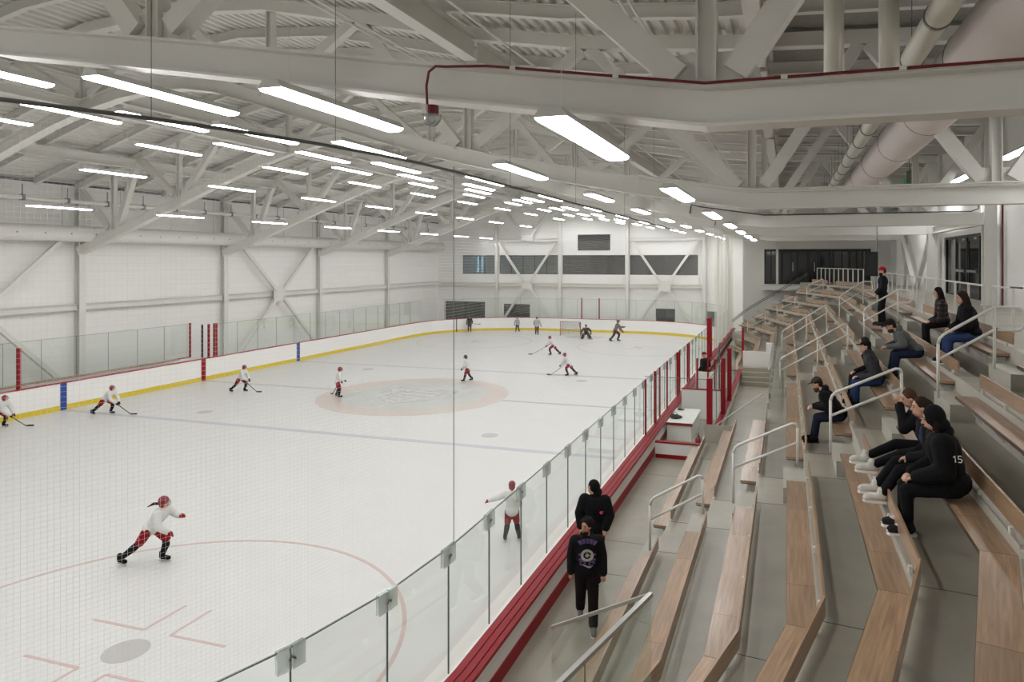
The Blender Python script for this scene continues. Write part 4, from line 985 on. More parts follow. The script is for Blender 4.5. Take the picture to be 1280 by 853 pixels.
def body(p, skin, t, vox, fingers=True, curl=40):
    S = p.S; b = MB(); q = lambda *a: tuple(v * S for v in a)
    b.ell(p.pel, q(.105, .15, .12), p.T).ell(p.mid, q(.095, .135, .17), p.T).ell(p.chest, q(.11, .165, .17), p.T)
    b.cap(p.neck - p.T @ Vector((0, 0, .06)) * S, p.hc - p.H @ Vector((.02, 0, .05)) * S, .056 * S, .052 * S)
    hd(b, p)
    for i in range(2):
        b.cap(p.hip[i], p.kn[i], .082 * S, .056 * S).cap(p.kn[i], p.an[i], .055 * S, .036 * S)
        b.cap(p.an[i], p.an[i] + p.toe[i] + Vector((0, 0, -.045)) * S, .04 * S, .03 * S)
        b.cap(p.chest + (p.sh[i] - p.chest) * .5, p.sh[i], .07 * S, .056 * S).cap(p.sh[i], p.el[i], .05 * S, .04 * S).cap(p.el[i], p.wr[i], .04 * S, .027 * S)
        d = (p.wr[i] - p.el[i]).normalized(); n = Vector((0, 0, -1)); n = (n - d * n.dot(d))
        n = n.normalized() if n.length > .1 else Vector((1, 0, 0)); s = d.cross(n) * (1 if i == 0 else -1)
        c = p.wr[i] + d * .05 * S
        b.cap(p.wr[i], p.wr[i] + d * .075 * S, .028 * S, .036 * S, flat=(n, .55))
        if fingers:
            for k, (o, L) in enumerate(((-.03, .066), (-.01, .078), (.01, .074), (.03, .058))):
                f0 = p.wr[i] + (d * .085 + s * o) * S; f1 = f0 + (d * math.cos(R(curl * .5)) + n * math.sin(R(curl * .5))) * L * .5 * S
                f2 = f1 + (d * math.cos(R(curl * 1.5)) + n * math.sin(R(curl * 1.5))) * L * .5 * S
                b.cap(f0, f1, .0095 * S, .0085 * S, 6).cap(f1, f2, .0085 * S, .007 * S, 6)
            t0 = p.wr[i] + (d * .03 - s * .028) * S; t1 = t0 + (d * .035 - s * .022 + n * .012) * S
            b.cap(t0, t1, .011 * S, .010 * S, 6).cap(t1, t1 + (d * .028 + n * .012) * S, .010 * S, .008 * S, 6)
    return b.build('body', skin, t, remesh=vox)
def hd(b, p):
    S = p.S; H = p.H; c = p.hc; V = lambda *a: c + H @ (Vector(a) * S); q = lambda *a: tuple(v * S for v in a)
    b.ell(c + H @ Vector((-.008, 0, .02)) * S, q(.094, .076, .098), H, 14, 10).ell(V(.022, 0, -.045), q(.066, .058, .07), H, 12, 8)
    b.cap(V(.085, 0, .012), V(.108, 0, -.022), .009 * S, .014 * S, 6)
    b.ell(V(.078, 0, -.062), q(.016, .026, .012), H, 8, 6)
    for s in (-1, 1): b.ell(V(-.008, s * .076, -.005), q(.02, .01, .03), H, 8, 6)
def face(p, t, beard=None):
    S = p.S; H = p.H; V = lambda *a: p.hc + H @ (Vector(a) * S); q = lambda *a: tuple(v * S for v in a)
    for s in (-1, 1):
        MB().ell(V(.079, s * .031, .016), q(.009, .013, .007), H, 8, 6).build('eye', M['dark'], t)
        MB().cap(V(.084, s * .018, .036), V(.076, s * .048, .036), .005 * S, .004 * S, 6).build('eyebrow', cloth((40, 30, 24)), t)
    MB().cap(V(.091, -.02, -.064), V(.091, .02, -.064), .005 * S, .005 * S, 6).build('lips', cloth((150, 88, 80), 0), t)
    if beard:
        MB().ell(V(.032, 0, -.085), q(.068, .064, .06), H).ell(V(.06, 0, -.12), q(.04, .04, .04 if beard[1] else .01), H).build('beard', cloth(beard[0]), t, remesh=.012)
def hair(p, t, kind, rgb):
    S = p.S; H = p.H; V = lambda *a: p.hc + H @ (Vector(a) * S); q = lambda *a: tuple(v * S for v in a)
    b = MB()
    b.ell(V(-.022, 0, .038), q(.096, .086, .098), H, 14, 10)
    if kind in ('long', 'short', 'pony', 'curly'): b.ell(V(-.05, 0, -.01), q(.062, .078, .085), H)
    if kind == 'curly':
        for i in range(30):
            a = rnd.uniform(.9, 5.38); e = rnd.uniform(.1, 1.4); b.ell(V(-.03 + .09 * math.cos(a) * math.cos(e), .095 * math.sin(a) * math.cos(e), .055 + .085 * math.sin(e)), q(.033, .033, .033), H, 8, 6)
    if kind == 'long':
        for s in (-1, 1): b.cap(V(-.02, s * .07, .02), V(.01, s * .088, -.2), .035 * S, .03 * S)
        b.cap(V(-.075, 0, .0), V(-.095, 0, -.32), .06 * S, .05 * S, flat=(H @ Vector((1, 0, 0)), .6)).cap(V(-.07, .05, 0), V(-.085, .06, -.28), .045 * S, .035 * S).cap(V(-.07, -.05, 0), V(-.085, -.06, -.28), .045 * S, .035 * S)
    if kind == 'pony': b.cap(V(-.1, 0, .06), V(-.15, 0, -.02), .035 * S, .04 * S).cap(V(-.15, 0, -.02), V(-.13, 0, -.2), .04 * S, .02 * S)
    if kind == 'bun': b.ell(V(-.12, 0, .06), q(.05, .05, .05), H)
    b.build('hair', cloth(rgb), t, remesh=.013)
def top(p, t, m, th=.028, hem=.0, sleeve=1.0, name='jacket', vox=.016, hood=None, flare=1.0):
    S = p.S; b = MB(); q = lambda *a: tuple(v * S for v in a); k = th
    b.ell(p.mid, q(.095 + k, .135 + k, .2), p.T).ell(p.chest + p.T @ Vector((0, 0, .01)) * S, q(.112 + k, .17 + k, .17 + k * .5), p.T)
    b.ell(p.pel + p.T @ Vector((0, 0, .03 - hem)) * S, q((.108 + k) * flare, (.152 + k) * flare, .13 + hem), p.T)
    b.cap(p.neck - p.T @ Vector((0, 0, .07)) * S, p.neck + p.T @ Vector((0.005, 0, .0)) * S, .085 * S, .066 * S)
    for i in range(2):
        b.cap(p.chest + (p.sh[i] - p.chest) * .5, p.sh[i], (.075 + k) * S, (.052 + k) * S)
        b.cap(p.sh[i], p.el[i], (.052 + k) * S, (.045 + k * .9) * S)
        if sleeve > .5: b.cap(p.el[i], p.el[i] + (p.wr[i] - p.el[i]) * (.97 * sleeve), (.045 + k * .9) * S, (.032 + k * .7) * S)
    if hood == 'down': b.ell(p.neck + p.T @ Vector((-.075, 0, .02)) * S, q(.075, .12, .065), p.T).cap(p.neck + p.T @ Vector((.03, .085, -.0)) * S, p.neck + p.T @ Vector((.05, -.085, -.0)) * S, .03 * S, .03 * S)
    if hood == 'collar': b.cap(p.neck + p.T @ Vector((0, 0, -.03)) * S, p.neck + p.T @ Vector((.0, 0, .05)) * S, .09 * S, .085 * S)
    return b.build(name, m, t, remesh=vox)
def pants(p, t, m, th=.014, upto=.93, name='trousers', vox=.016):
    S = p.S; b = MB(); k = th
    b.ell(p.pel, (S * (.108 + k), S * (.153 + k), S * .12), p.T)
    for i in range(2):
        b.cap(p.hip[i], p.kn[i], (.085 + k) * S, (.06 + k) * S); b.cap(p.kn[i], p.kn[i] + (p.an[i] - p.kn[i]) * upto, (.06 + k) * S, (.044 + k * 1.2) * S)
    return b.build(name, m, t, remesh=vox)
def shoes(p, t, m, sole, name='shoe', high=True):
    S = p.S
    for i in range(2):
        a = p.an[i]; f = p.toe[i].normalized(); z = Vector((0, 0, 1)); z = (z - f * z.dot(f)).normalized(); y = z.cross(f)
        b = MB(); b.cap(a + (f * -.015 - z * .022) * S, a + (f * .17 - z * .05) * S, .058 * S, .046 * S).cap(a + z * (.04 if high else 0) * S, a - z * .02 * S, .054 * S, .056 * S)
        b.ell(a + (f * .1 - z * .03) * S, (.11 * S, .05 * S, .045 * S), Matrix((f, y, z)).transposed())
        o = b.build(name, m, t, remesh=.010)
        s = MB(); q = [(-.075, -.036), (-.05, -.045), (.1, -.048), (.19, -.038), (.215, 0), (.19, .038), (.1, .048), (-.05, .045), (-.075, .036)]
        s.prism([a + (f * u + y * v - z * .1) * S for u, v in q], z * .03 * S); s.build('sole', sole, o)
def patch(p, t, name, m, centre, w, h, pts=None, front=True):
    """a flat print lying just off the chest"""
    S = p.S; b = MB(); T = p.T
    for poly in pts:
        b.prism([p.chest + T @ (Vector((centre[0], centre[1] + u * w, centre[2] + v * h)) * S) for u, v in poly], T @ Vector((.006, 0, 0)) * S)
    return b.build(name, m, t)
def cap_hat(p, t, rgb, name='cap', brim=True):
    S = p.S; H = p.H; V = lambda *a: p.hc + H @ (Vector(a) * S)
    b = MB(); n = 16; rings = []
    for i in range(6):
        e = R(90 * i / 5); rings.append([V(-.012 + .106 * math.cos(e) * math.cos(6.2832 * j / n), .092 * math.cos(e) * math.sin(6.2832 * j / n), .045 + .088 * math.sin(e)) for j in range(n)])
    vs = [v for r in rings[:-1] for v in r] + [V(-.012, 0, .133)]
    fs = [(i * n + j, i * n + (j + 1) % n, (i + 1) * n + (j + 1) % n, (i + 1) * n + j) for i in range(4) for j in range(n)] + [(4 * n + j, 4 * n + (j + 1) % n, 5 * n) for j in range(n)] + [tuple(range(n))[::-1]]
    b.add(vs, fs); o = b.build(name, cloth(rgb), t, smooth=True)
    if brim:
        q = [(.07, .075), (.12, .065), (.16, .035), (.172, 0), (.16, -.035), (.12, -.065), (.07, -.075)]
        MB().prism([V(x, y, .045 - .08 * (x - .07)) for x, y in q], H @ Vector((0, 0, .008)) * S).build('brim', cloth(rgb), o)
    else:
        MB().tube([V(-.012 + .104 * math.cos(a * .3927), .09 * math.sin(a * .3927), .045) for a in range(16)], .018 * S, 8, closed=True).build('cuff', cloth(rgb), o)
def hood_up(p, t, rgb):
    S = p.S; H = p.H; V = lambda *a: p.hc + H @ (Vector(a) * S)
    MB().ell(V(-.03, 0, .02), (.112 * S, .108 * S, .13 * S), H, 14, 10).ell(V(-.06, 0, -.09), (.1 * S, .12 * S, .09 * S), H).build('hood', cloth(rgb), t, remesh=.014)
def person(label, loc, head_deg, p, skin='fair', vox=.012, fingers=True, curl=40):
    t = thing('person', label, 'person', loc, R(head_deg)); t['kind'] = 'thing'
    body(p, SK[skin], t, vox, fingers, curl)
    return t

def sit(lean=25, kx=.42, ax=.40, az=.09, spread=.12, arms=None, head=(0, 10), S=1.0, seat=.43, legR=None, twist=0, toes=(8, -8), side=0):
    """seated on something `seat` high (in world metres); feet on the floor in front, hips above the origin"""
    pz = seat / S + .13
    kz = .47 + max(0, .06 - az)
    L = [(kx, spread, kz), (ax, spread, az)]; Rr = legR or [(kx, -spread, kz), (ax + .03, -spread, az)]
    return pose((0, 0, pz), lean, (L[0], L[1], Rr[0], Rr[1]), arms, head, twist, side, S, toes)

# ---- two people on the walkway
S = .915
p = pose((0, 0, .95), 3, ((.13, .1, .52), (.2, .1, .105), (-.0, -.1, .5), (-.28, -.1, .17)), ((-.02, .25, 1.16), (.09, .27, .92), (-.06, -.24, 1.16), (.0, -.26, .91)), (-38, -4), 0, 0, S)
t = person('young man with bushy black hair and a purple printed black hoodie on the walkway', (14.44, -19.88, WALK), -72, p, 'tan')
top(p, t, cloth(BLK), .055, .02, name='hoodie', hood='down'); pants(p, t, cloth((24, 15, 17)), .03); shoes(p, t, cloth((120, 118, 114)), M['white']); face(p, t, ((30, 22, 18), False)); hair(p, t, 'curly', (20, 17, 16))
def arcp(cx, cy, r0, r1, a0, a1, n=10): return [(cx + r1 * math.cos(R(lerp(a0, a1, i / n))), cy + r1 * math.sin(R(lerp(a0, a1, i / n)))) for i in range(n + 1)] + [(cx + r0 * math.cos(R(lerp(a1, a0, i / n))), cy + r0 * math.sin(R(lerp(a1, a0, i / n)))) for i in range(n + 1)]
CX = .172
pur = cloth((96, 76, 120), .2); pal = cloth((176, 172, 166), .25)
patch(p, t, 'print_lettering', pur, (CX, 0, .06), .21, .2, [arcp(0, -.55, 1.0, 1.38, a, a + 11, 3) for a in range(55, 125, 14)])
patch(p, t, 'print_ring', pal, (CX + .004, 0, -.05), .21, .2, [arcp(0, 0, .3, .5, 0, 359, 20), arcp(0, 0, 0.02, .16, 0, 359, 10), [(-.02, 0), (.02, 0), (.03, .3), (-.03, .3)], [(0, -.02), (.3, -.03), (.3, .03), (0, .02)]])
patch(p, t, 'print_flourish', pur, (CX - .004, 0, -.08), .21, .2, [arcp(.55, 0, .12, .3, 60, 300, 8), arcp(-.55, 0, .12, .3, -120, 120, 8), arcp(.35, -.55, .1, .26, 0, 300, 8), arcp(-.35, -.5, .1, .26, -60, 240, 8)])
patch(p, t, 'print_swoosh', pal, (CX - .004, 0, -.22), .21, .2, [[(.45, .05), (.3, -.18), (.1, -.22), (-.55, .14), (.1, -.06), (.28, -.05)]])
p = pose((0, 0, .95), 4, ((.1, .1, .52), (.08, .1, .1), (.02, -.1, .52), (-.14, -.1, .14)), ((.06, .27, 1.17), (.16, .22, .98), (.02, -.28, 1.16), (.1, -.25, .95)), (-48, 10), 0, 0, .96)
t = person('woman in a black hooded jacket with a pink badge on the walkway', (14.14, -18.3, WALK), -85, p, 'fair')
top(p, t, cloth(BLK), .06, .05, hood='collar', flare=1.05); pants(p, t, cloth((88, 24, 44)), .016); shoes(p, t, cloth(BLK), M['white']); face(p, t); hair(p, t, 'short', (24, 18, 18)); hood_up(p, t, (18, 18, 20))
pk = mat('pink_badge', (226, 60, 140), .6)
patch(p, t, 'sleeve_badge', pk, (.15, .14, -.05), .06, .06, [arcp(0, 0, .0, .5, 0, 359, 12), [(.5, .2), (.7, .5), (.4, .55), (.1, .4)]])

# ---- spectators on the benches
def arms_knees(d=.30, w=.05, z=.62): return ((.1, .27, z + .05), (d, w, z), (.1, -.27, z + .05), (d + .02, -w, z - .01))
def at(k, y, b=.16): return (14.86 + .82 * k + b, y, TREAD(k))
# fifth row: bearded man in a cap
p = sit(38, .42, .46, .09, .07, ((.18, .25, .72), (.46, .06, .70), (.18, -.25, .72), (.48, -.02, .68)), (0, 22), 1.0)
t = person('bearded man in a cap and long black coat, hunched forward with clasped hands', at(4, -15.85), 178, p)
top(p, t, cloth(BLK), .045, .01, name='coat', hood='down'); pants(p, t, cloth((24, 30, 46)), .016); shoes(p, t, cloth(BLK), M['black']); face(p, t, ((84, 56, 40), True)); hair(p, t, 'short', (44, 32, 26)); cap_hat(p, t, (62, 56, 50)); hood_up(p, t, BLK) if 0 else None
# sixth row pair
p = sit(22, .44, .44, .09, .12, arms_knees(.36, .08, .6), (0, 5), 1.0)
t = person('man in a black cap, charcoal jacket and blue jeans, seated at the bench end', at(5, -14.55), 182, p)
top(p, t, cloth((56, 57, 60)), .04, .0, hood='collar'); pants(p, t, cloth(JEAN), .018); shoes(p, t, cloth(BLK), M['black']); face(p, t); hair(p, t, 'short', (34, 28, 26)); cap_hat(p, t, (24, 23, 24))
p = sit(16, .45, .45, .09, .1, ((.12, .25, .74), (.24, .12, .98), (.1, -.27, .68), (.38, -.08, .6)), (0, 14), .97)
t = person('person in a dark maroon top and red shoes with a hand to the chin', at(5, -13.85), 180, p)
top(p, t, cloth((46, 28, 36)), .03, .0, hood='collar'); pants(p, t, cloth(BLK), .016); shoes(p, t, cloth((150, 62, 40)), M['white']); face(p, t); hair(p, t, 'short', (46, 34, 28))
# seventh row man in grey
p = sit(46, .40, .44, .09, .12, ((.3, .27, .68), (.54, .1, .62), (.3, -.27, .68), (.56, -.04, .62)), (0, 28), 1.06)
t = person('man in a dark cap and grey sweatshirt, leaning forward with elbows on his knees', at(6, -13.95), 182, p)
top(p, t, cloth((92, 95, 94)), .035, .0, name='sweatshirt', hood='down'); pants(p, t, cloth((34, 44, 66)), .018); shoes(p, t, cloth(BLK), M['black']); face(p, t, ((70, 50, 40), False)); hair(p, t, 'short', (44, 34, 28)); cap_hat(p, t, (28, 26, 27))
# top row two women
p = sit(10, .40, .36, .09, .1, arms_knees(.28, .05, .6), (0, 12), .98)
t = person('woman with long black hair in a dark plaid shirt, seated on the top bench', at(7, -12.35), 180, p)
top(p, t, PLAID, .03, .0, name='plaid_shirt'); pants(p, t, cloth(BLK), .012); shoes(p, t, cloth(BLK), M['black']); face(p, t); hair(p, t, 'long', (22, 18, 18))
p = sit(14, .42, .42, .09, .1, ((.16, .25, .72), (.36, .08, .66), (.16, -.25, .72), (.36, -.08, .66)), (0, 14), 1.02)
t = person('woman with long dark hair in a black coat and blue jeans, top bench', at(7, -15.15, .1), 180, p)
top(p, t, cloth(BLK), .055, .0, name='coat', hood='collar'); pants(p, t, cloth((50, 64, 104)), .018); shoes(p, t, cloth((40, 38, 38)), M['white']); face(p, t); hair(p, t, 'long', (42, 28, 24)); 
bg = thing('backpack', 'black backpack on the step in front of the woman in jeans', 'bag', (20.37, -14.2, TREAD(7)))
MB().ell((0, 0, .2), (.12, .19, .24)).ell((-.1, 0, .14), (.06, .14, .13)).box((-.1, -.15, .0), (.1, .15, .1)).build('body', cloth((14, 14, 16)), bg, remesh=.02); MB().tube([(.05, -.05, .42), (.05, -.03, .48), (.05, .03, .48), (.05, .05, .42)], .012, 6).build('handle', M['black'], bg)
# three girls on the sixth row
def atn(k, s, back=.16):
    v = P2('m', s, .82 * k + back); return (v.x, v.y, TREAD(k))
ya = -19.35
p = sit(24, .40, .74, .30, .09, ((.36, .2, .84), (.39, .03, 1.13), (.3, -.22, .80), (.40, -.06, 1.10)), (12, 16), .98, legR=[(.42, -.13, .56), (.80, -.1, .36)], toes=(0, 0))
t = person('girl with short brown hair in a black sweatshirt, a hand to her face', atn(5, -20.0), 178, p, vox=.010)
top(p, t, cloth(BLK), .03, .0, name='sweatshirt', hood='down'); pants(p, t, cloth((19, 18, 20)), .013, .85); shoes(p, t, cloth((206, 202, 192)), M['white']); face(p, t); hair(p, t, 'short', (78, 54, 38))
p = sit(20, .46, .66, .16, .08, ((.16, .24, .72), (.36, .1, .64), (.1, -.25, .7), (.3, -.12, .62)), (8, 5), 1.0, legR=[(.47, -.12, .52), (.7, -.12, .2)], toes=(0, 0))
t = person('girl with a dark ponytail in a black jacket with a blue shoulder, between two friends', atn(5, -20.75, .12), 180, p, vox=.010)
j = top(p, t, cloth((18, 18, 20)), .038, .0); pants(p, t, cloth(BLK), .014, .9); shoes(p, t, cloth((212, 208, 198)), M['white']); face(p, t); hair(p, t, 'pony', (50, 34, 28))
MB().ell(p.sh[0] + Vector((0, -.03, -.07)), (.1, .095, .14), p.T).ell(p.chest + p.T @ Vector((.02, .1, .0)), (.118, .1, .13), p.T).build('blue_panel', cloth((46, 52, 82)), t, remesh=.016)
p = sit(16, .46, .44, .09, .1, ((.12, .26, .74), (.36, .12, .62), (.1, -.27, .72), (.38, -.08, .61)), (6, 14), 1.04, toes=(6, -4))
t = person('girl in a long black hooded coat numbered 15, closest of three friends', atn(5, -21.55, .09), 178, p, vox=.010)
top(p, t, cloth((13, 13, 14)), .065, .01, name='coat', hood='down', flare=1.05); pants(p, t, cloth(BLK), .012, .8); face(p, t); hair(p, t, 'long', (34, 25, 22)); shoes(p, t, cloth((36, 35, 36)), M['white'])
hood_up(p, t, (15, 15, 16))
for i in range(2):
    shs = MB(); a = p.an[i]; f = p.toe[i].normalized(); s = 1
    shs.cap(a + f * .03 + Vector((0, 0, .01)), a + f * .13 + Vector((0, 0, -.02)), .047, .036)
    shs.ell(a + f * .20 + Vector((0, 0, -.06)), (.03, .036, .026))
    shs.build('shoe_panel', cloth((206, 198, 192)), t, remesh=.010)
def digits(p, t, txt, org, ux, uz, nx, h, m):
    """stroke digits on the sleeve"""
    G = {'1': [[(.2, .75), (.45, 1), (.45, 0)]], '5': [[(.6, 1), (.1, 1), (.1, .55), (.5, .55), (.62, .3), (.5, .02), (.05, .05)]]}
    b = MB(); x = 0
    for ch in txt:
        for st in G[ch]: b.tube([org + ux * ((x + u) * h) + uz * (v * h) + nx * .004 for u, v in st], h * .085, 5)
        x += .8
    return b.build('number_15', m, t)
el, shd = p.el[0], p.sh[0]
uz = (shd - el).normalized(); nx = Vector((-.1, 1, 0)); nx = (nx - uz * nx.dot(uz)).normalized(); ux = uz.cross(nx) * -1
digits(p, t, '15', lerp(el, shd, .35) + nx * .125 - ux * .04, -ux if (ux.x > 0) else ux, uz, nx, .065, M['white'])
# man standing in the second aisle
p = pose((0, 0, .95), -1, ((.02, .1, .5), (-.03, .1, .1), (.06, -.1, .5), (.06, -.1, .1)), ((.0, .25, 1.16), (.16, .16, .98), (.0, -.25, 1.16), (.16, -.15, .98)), (8, 6), 0, 0, 1.0)
t = person('man in a red knitted cap and dark jacket, standing in the second aisle', (20.08, -7.35, TREAD(7)), 178, p)
top(p, t, cloth((24, 26, 32)), .04, .04); pants(p, t, cloth(BLK), .016); shoes(p, t, cloth((60, 48, 40)), M['black']); face(p, t, ((40, 30, 26), True)); hair(p, t, 'short', (30, 24, 22)); cap_hat(p, t, (176, 28, 40), 'beanie', False)
MB().ell(p.chest + p.T @ Vector((.07, .07, -.05)), (.075, .07, .14), p.T).build('blue_shirt_front', cloth((40, 42, 90)), t, remesh=.016)
# person inside the penalty box
p = pose((0, 0, .95), 6, ((.06, .1, .5), (.0, .1, .1), (.04, -.1, .5), (-.03, -.1, .1)), ((.02, .25, 1.17), (.22, .14, 1.0), (.02, -.25, 1.17), (.22, -.12, 1.0)), (20, 8), 0, 0, .97)
t = person('person in a dark coat and red cap standing inside the penalty box', (14.14, -1.0, WALK), 150, p, vox=.02, fingers=False)
top(p, t, cloth((40, 42, 40)), .05, .06, name='coat', vox=.02); pants(p, t, cloth(BLK), .018, vox=.02); shoes(p, t, cloth(BLK), M['black']); cap_hat(p, t, (130, 34, 46), 'beanie', False)

# ---- skaters
def skate(p, t):
    S = p.S
    for i in range(2):
        a = p.an[i]; f = p.toe[i].normalized(); z = Vector((0, 0, 1)); z = (z - f * z.dot(f)).normalized()
        b = MB().cap(a + z * .08 * S, a - z * .02 * S, .058 * S, .058 * S).cap(a - z * .02 * S, a + (f * .165 - z * .038) * S, .055 * S, .05 * S)
        o = b.build('skate_boot', cloth(BLK), t, remesh=.015 * S)
        MB().bar(a + (f * -.08 - z * .105) * S, a + (f * .21 - z * .105) * S, .008 * S, .022 * S, z).bar(a + (f * -.03 - z * .08) * S, a + (f * .0 - z * .08) * S, .02 * S, .05 * S, z).bar(a + (f * .1 - z * .08) * S, a + (f * .13 - z * .08) * S, .02 * S, .05 * S, z).build('blade', M['chrome'], o)
def helmet(p, t, rgb):
    S = p.S; H = p.H; V = lambda *a: p.hc + H @ (Vector(a) * S)
    o = MB().ell(V(-.015, 0, .045), (.125 * S, .108 * S, .112 * S), H, 14, 10).ell(V(-.06, 0, -.02), (.085 * S, .1 * S, .09 * S), H).build('helmet', mat('helmet', rgb, .3) if ('helmet', rgb) not in CL else CL[('helmet', rgb)], t, remesh=.012)
    CL[('helmet', rgb)] = o.data.materials[0]
    c = MB()
    for k in range(-2, 3): c.tube([V(.075, k * .034, .05), V(.135 - abs(k) * .012, k * .03, -.02), V(.1 - abs(k) * .01, k * .026, -.1)], .004 * S, 4)
    for zz, x in ((.02, .125), (-.03, .133), (-.08, .115)): c.tube([V(x - .045, -.085, zz), V(x, -.03, zz), V(x, .03, zz), V(x - .045, .085, zz)], .004 * S, 4)
    c.build('face_cage', M['clamp'], o)
def gloves(p, t, rgb):
    S = p.S
    for i in range(2):
        d = (p.wr[i] - p.el[i]).normalized(); w = p.wr[i]; n = Vector((0, 0, -1)); s = d.cross(n); s = s.normalized() if s.length > .1 else Vector((0, 1, 0))
        b = MB().cap(w - d * .1 * S, w, .06 * S, .055 * S).cap(w, w + d * .07 * S, .055 * S, .05 * S)
        for k in (-.035, -.012, .012, .035): b.cap(w + (d * .07 + s * k) * S, w + (d * .13 + s * k + n * .03) * S, .018 * S, .016 * S, 6)
        b.cap(w + (d * .02 - s * .05) * S, w + (d * .08 - s * .06 + n * .02) * S, .02 * S, .017 * S, 6)
        b.build('glove', cloth(rgb), t, remesh=.012)
def skater(label, loc, deg, p, jersey=WHT, pant=JRED, hel=HELM, glv=JRED, sock=SOCK, pony=False, stick=None, num=None):
    S = p.S; t = person(label, loc, deg, p, vox=.022, fingers=False)
    top(p, t, cloth(jersey, .05), .05, .04, name='jersey', vox=.02, flare=1.08)
    b = MB(); b.ell(p.pel - p.T @ Vector((0, 0, .02)) * S, (.16 * S, .2 * S, .15 * S), p.T)
    for i in range(2): b.cap(p.hip[i], p.hip[i] + (p.kn[i] - p.hip[i]) * .88, .125 * S, .1 * S)
    b.build('hockey_pants', cloth(pant), t, remesh=.02)
    for i in range(2): MB().cap(p.kn[i] + (p.hip[i] - p.kn[i]) * .12, p.kn[i] + (p.an[i] - p.kn[i]) * .3, .075 * S, .085 * S).cap(p.kn[i] + (p.an[i] - p.kn[i]) * .3, p.kn[i] + (p.an[i] - p.kn[i]) * .85, .085 * S, .06 * S).build('hockey_sock', cloth(sock), t, remesh=.018)
    skate(p, t); helmet(p, t, hel); gloves(p, t, glv)
    if pony:
        V = lambda *a: p.hc + p.H @ (Vector(a) * S)
        MB().cap(V(-.1, 0, .0), V(-.26, 0, .05), .03 * S, .034 * S).cap(V(-.26, 0, .05), V(-.44, 0, .03), .034 * S, .012 * S).build('ponytail', cloth((40, 28, 22)), t, remesh=.012)
    if stick:
        butt, heel, toe = (Vector(q) * S for q in stick)
        o = thing('hockey_stick', 'dark hockey stick held by the ' + label.split(',')[0].replace('skater', 'skater'), 'hockey stick', loc, R(deg))
        o['label'] = 'hockey stick held by ' + HOLD.get(label, 'skater')
        MB().bar(butt, heel, .03, .022).build('shaft', M['dark'], o)
        MB().bar(heel + Vector((0, 0, .015)), toe + Vector((0, 0, .02)), .012, .06).build('blade', M['dark'], o)
    return t
HOLD = {}
def stride(lean=35, S=.86, head=(0, -22), arms=None, wide=.12, back=.42, front=.22, drop=.14, twist=0, side=0):
    """skating stride: left leg forward and bent, right leg pushing back"""
    pz = .93 - drop
    legs = ((front + .12, wide, .50), (front - .02, wide, .115), (-back * .42, -wide, .46), (-back - .12, -wide * 1.5, .135))
    arms = arms or ((.45, .28, 1.02), (.66, .12, 1.06), (.36, -.26, .92), (.52, -.16, .78))
    return pose((0, 0, pz), lean, legs, arms, head, twist, side, S, (0, -15))
SS = .86
lab = 'skater with a trailing dark ponytail striding alone near the closest face-off marks'
p = stride(36, .95, (0, -20), back=.50, front=.20, drop=.13)
skater(lab, (4.12, -18.28, 0), 12, p, pony=True)
p = pose((0, 0, .88), 8, ((.08, .13, .48), (-.05, .2, .12), (.1, -.14, .48), (.0, -.2, .12)), ((.02, .42, 1.26), (.1, .66, 1.16), (.12, -.22, 1.02), (.24, .02, .86)), (0, -4), 0, 0, .80)
skater('skater with one arm flung wide, seen through the stand-side glass', (11.17, -14.85, 0), 112, p)
HOLD['skater chasing along the boards beside the near blue stripe'] = 'the skater beside the near blue stripe'
p = stride(44, .88, (0, -30), ((.5, .2, .80), (.66, .06, .60), (.4, -.2, .78), (.58, -.06, .55)), back=.40, drop=.2)
skater('skater chasing along the boards beside the near blue stripe', (-10.44, -7.7, 0), 14, p, stick=((.3, .0, .72), (1.35, -.06, .03), (1.62, .0, .02)), glv=(50, 26, 30))
HOLD['skater striding near the red centre stripe of the boards'] = 'the skater near the red centre stripe'
p = stride(30, .86, (0, -18), ((.36, .26, .86), (.5, .1, .74), (.34, -.24, .84), (.52, -.05, .68)), back=.36, drop=.14)
skater('skater striding near the red centre stripe of the boards', (-8.71, -1.94, 0), 12, p, stick=((.2, -.1, .78), (1.1, -.1, .03), (1.36, -.06, .02)), glv=(30, 26, 28))
p = pose((0, 0, .9), 14, ((.06, .13, .48), (-.06, .15, .12), (.12, -.13, .48), (.06, -.15, .12)), ((.1, .3, 1.08), (.22, .3, .86), (.12, -.3, 1.1), (.34, -.36, 1.0)), (-10, -5), 0, 0, .84)
HOLD['skater upright at the pale rim of the centre circle'] = 'the skater on the rim of the centre circle'
skater('skater upright at the pale rim of the centre circle', (-3.19, -1.69, 0), 40, p, glv=(60, 30, 34), stick=((.1, .35, .8), (-.2, .95, .03), (-.3, 1.2, .02)))
p = pose((0, 0, .88), 16, ((.14, .12, .48), (.22, .14, .12), (.0, -.12, .48), (-.24, -.16, .14)), ((.2, .24, 1.0), (.36, .1, .86), (.18, -.24, 1.0), (.36, -.05, .8)), (0, -5), 0, 0, .84)
skater('skater in a dark helmet gliding across the far rim of the centre circle', (.86, 4.11, 0), 192, p, hel=(40, 34, 36), glv=(70, 30, 34))
HOLD['skater leaning low with stick stretched out, between centre and the goal'] = 'the skater reaching low between centre and goal'
p = stride(34, .86, (0, -20), ((.4, .24, .92), (.58, .1, .78), (.36, -.24, .9), (.52, -.05, .74)), back=.4, drop=.12, side=-8)
skater('skater leaning low with stick stretched out, between centre and the goal', (1.96, 15.28, 0), 188, p, stick=((.2, .0, .9), (1.75, .06, .03), (2.05, .1, .02)))
HOLD['skater with one skate kicked back, closest to the far stand-side face-off spot'] = 'the skater by the far stand-side face-off spot'
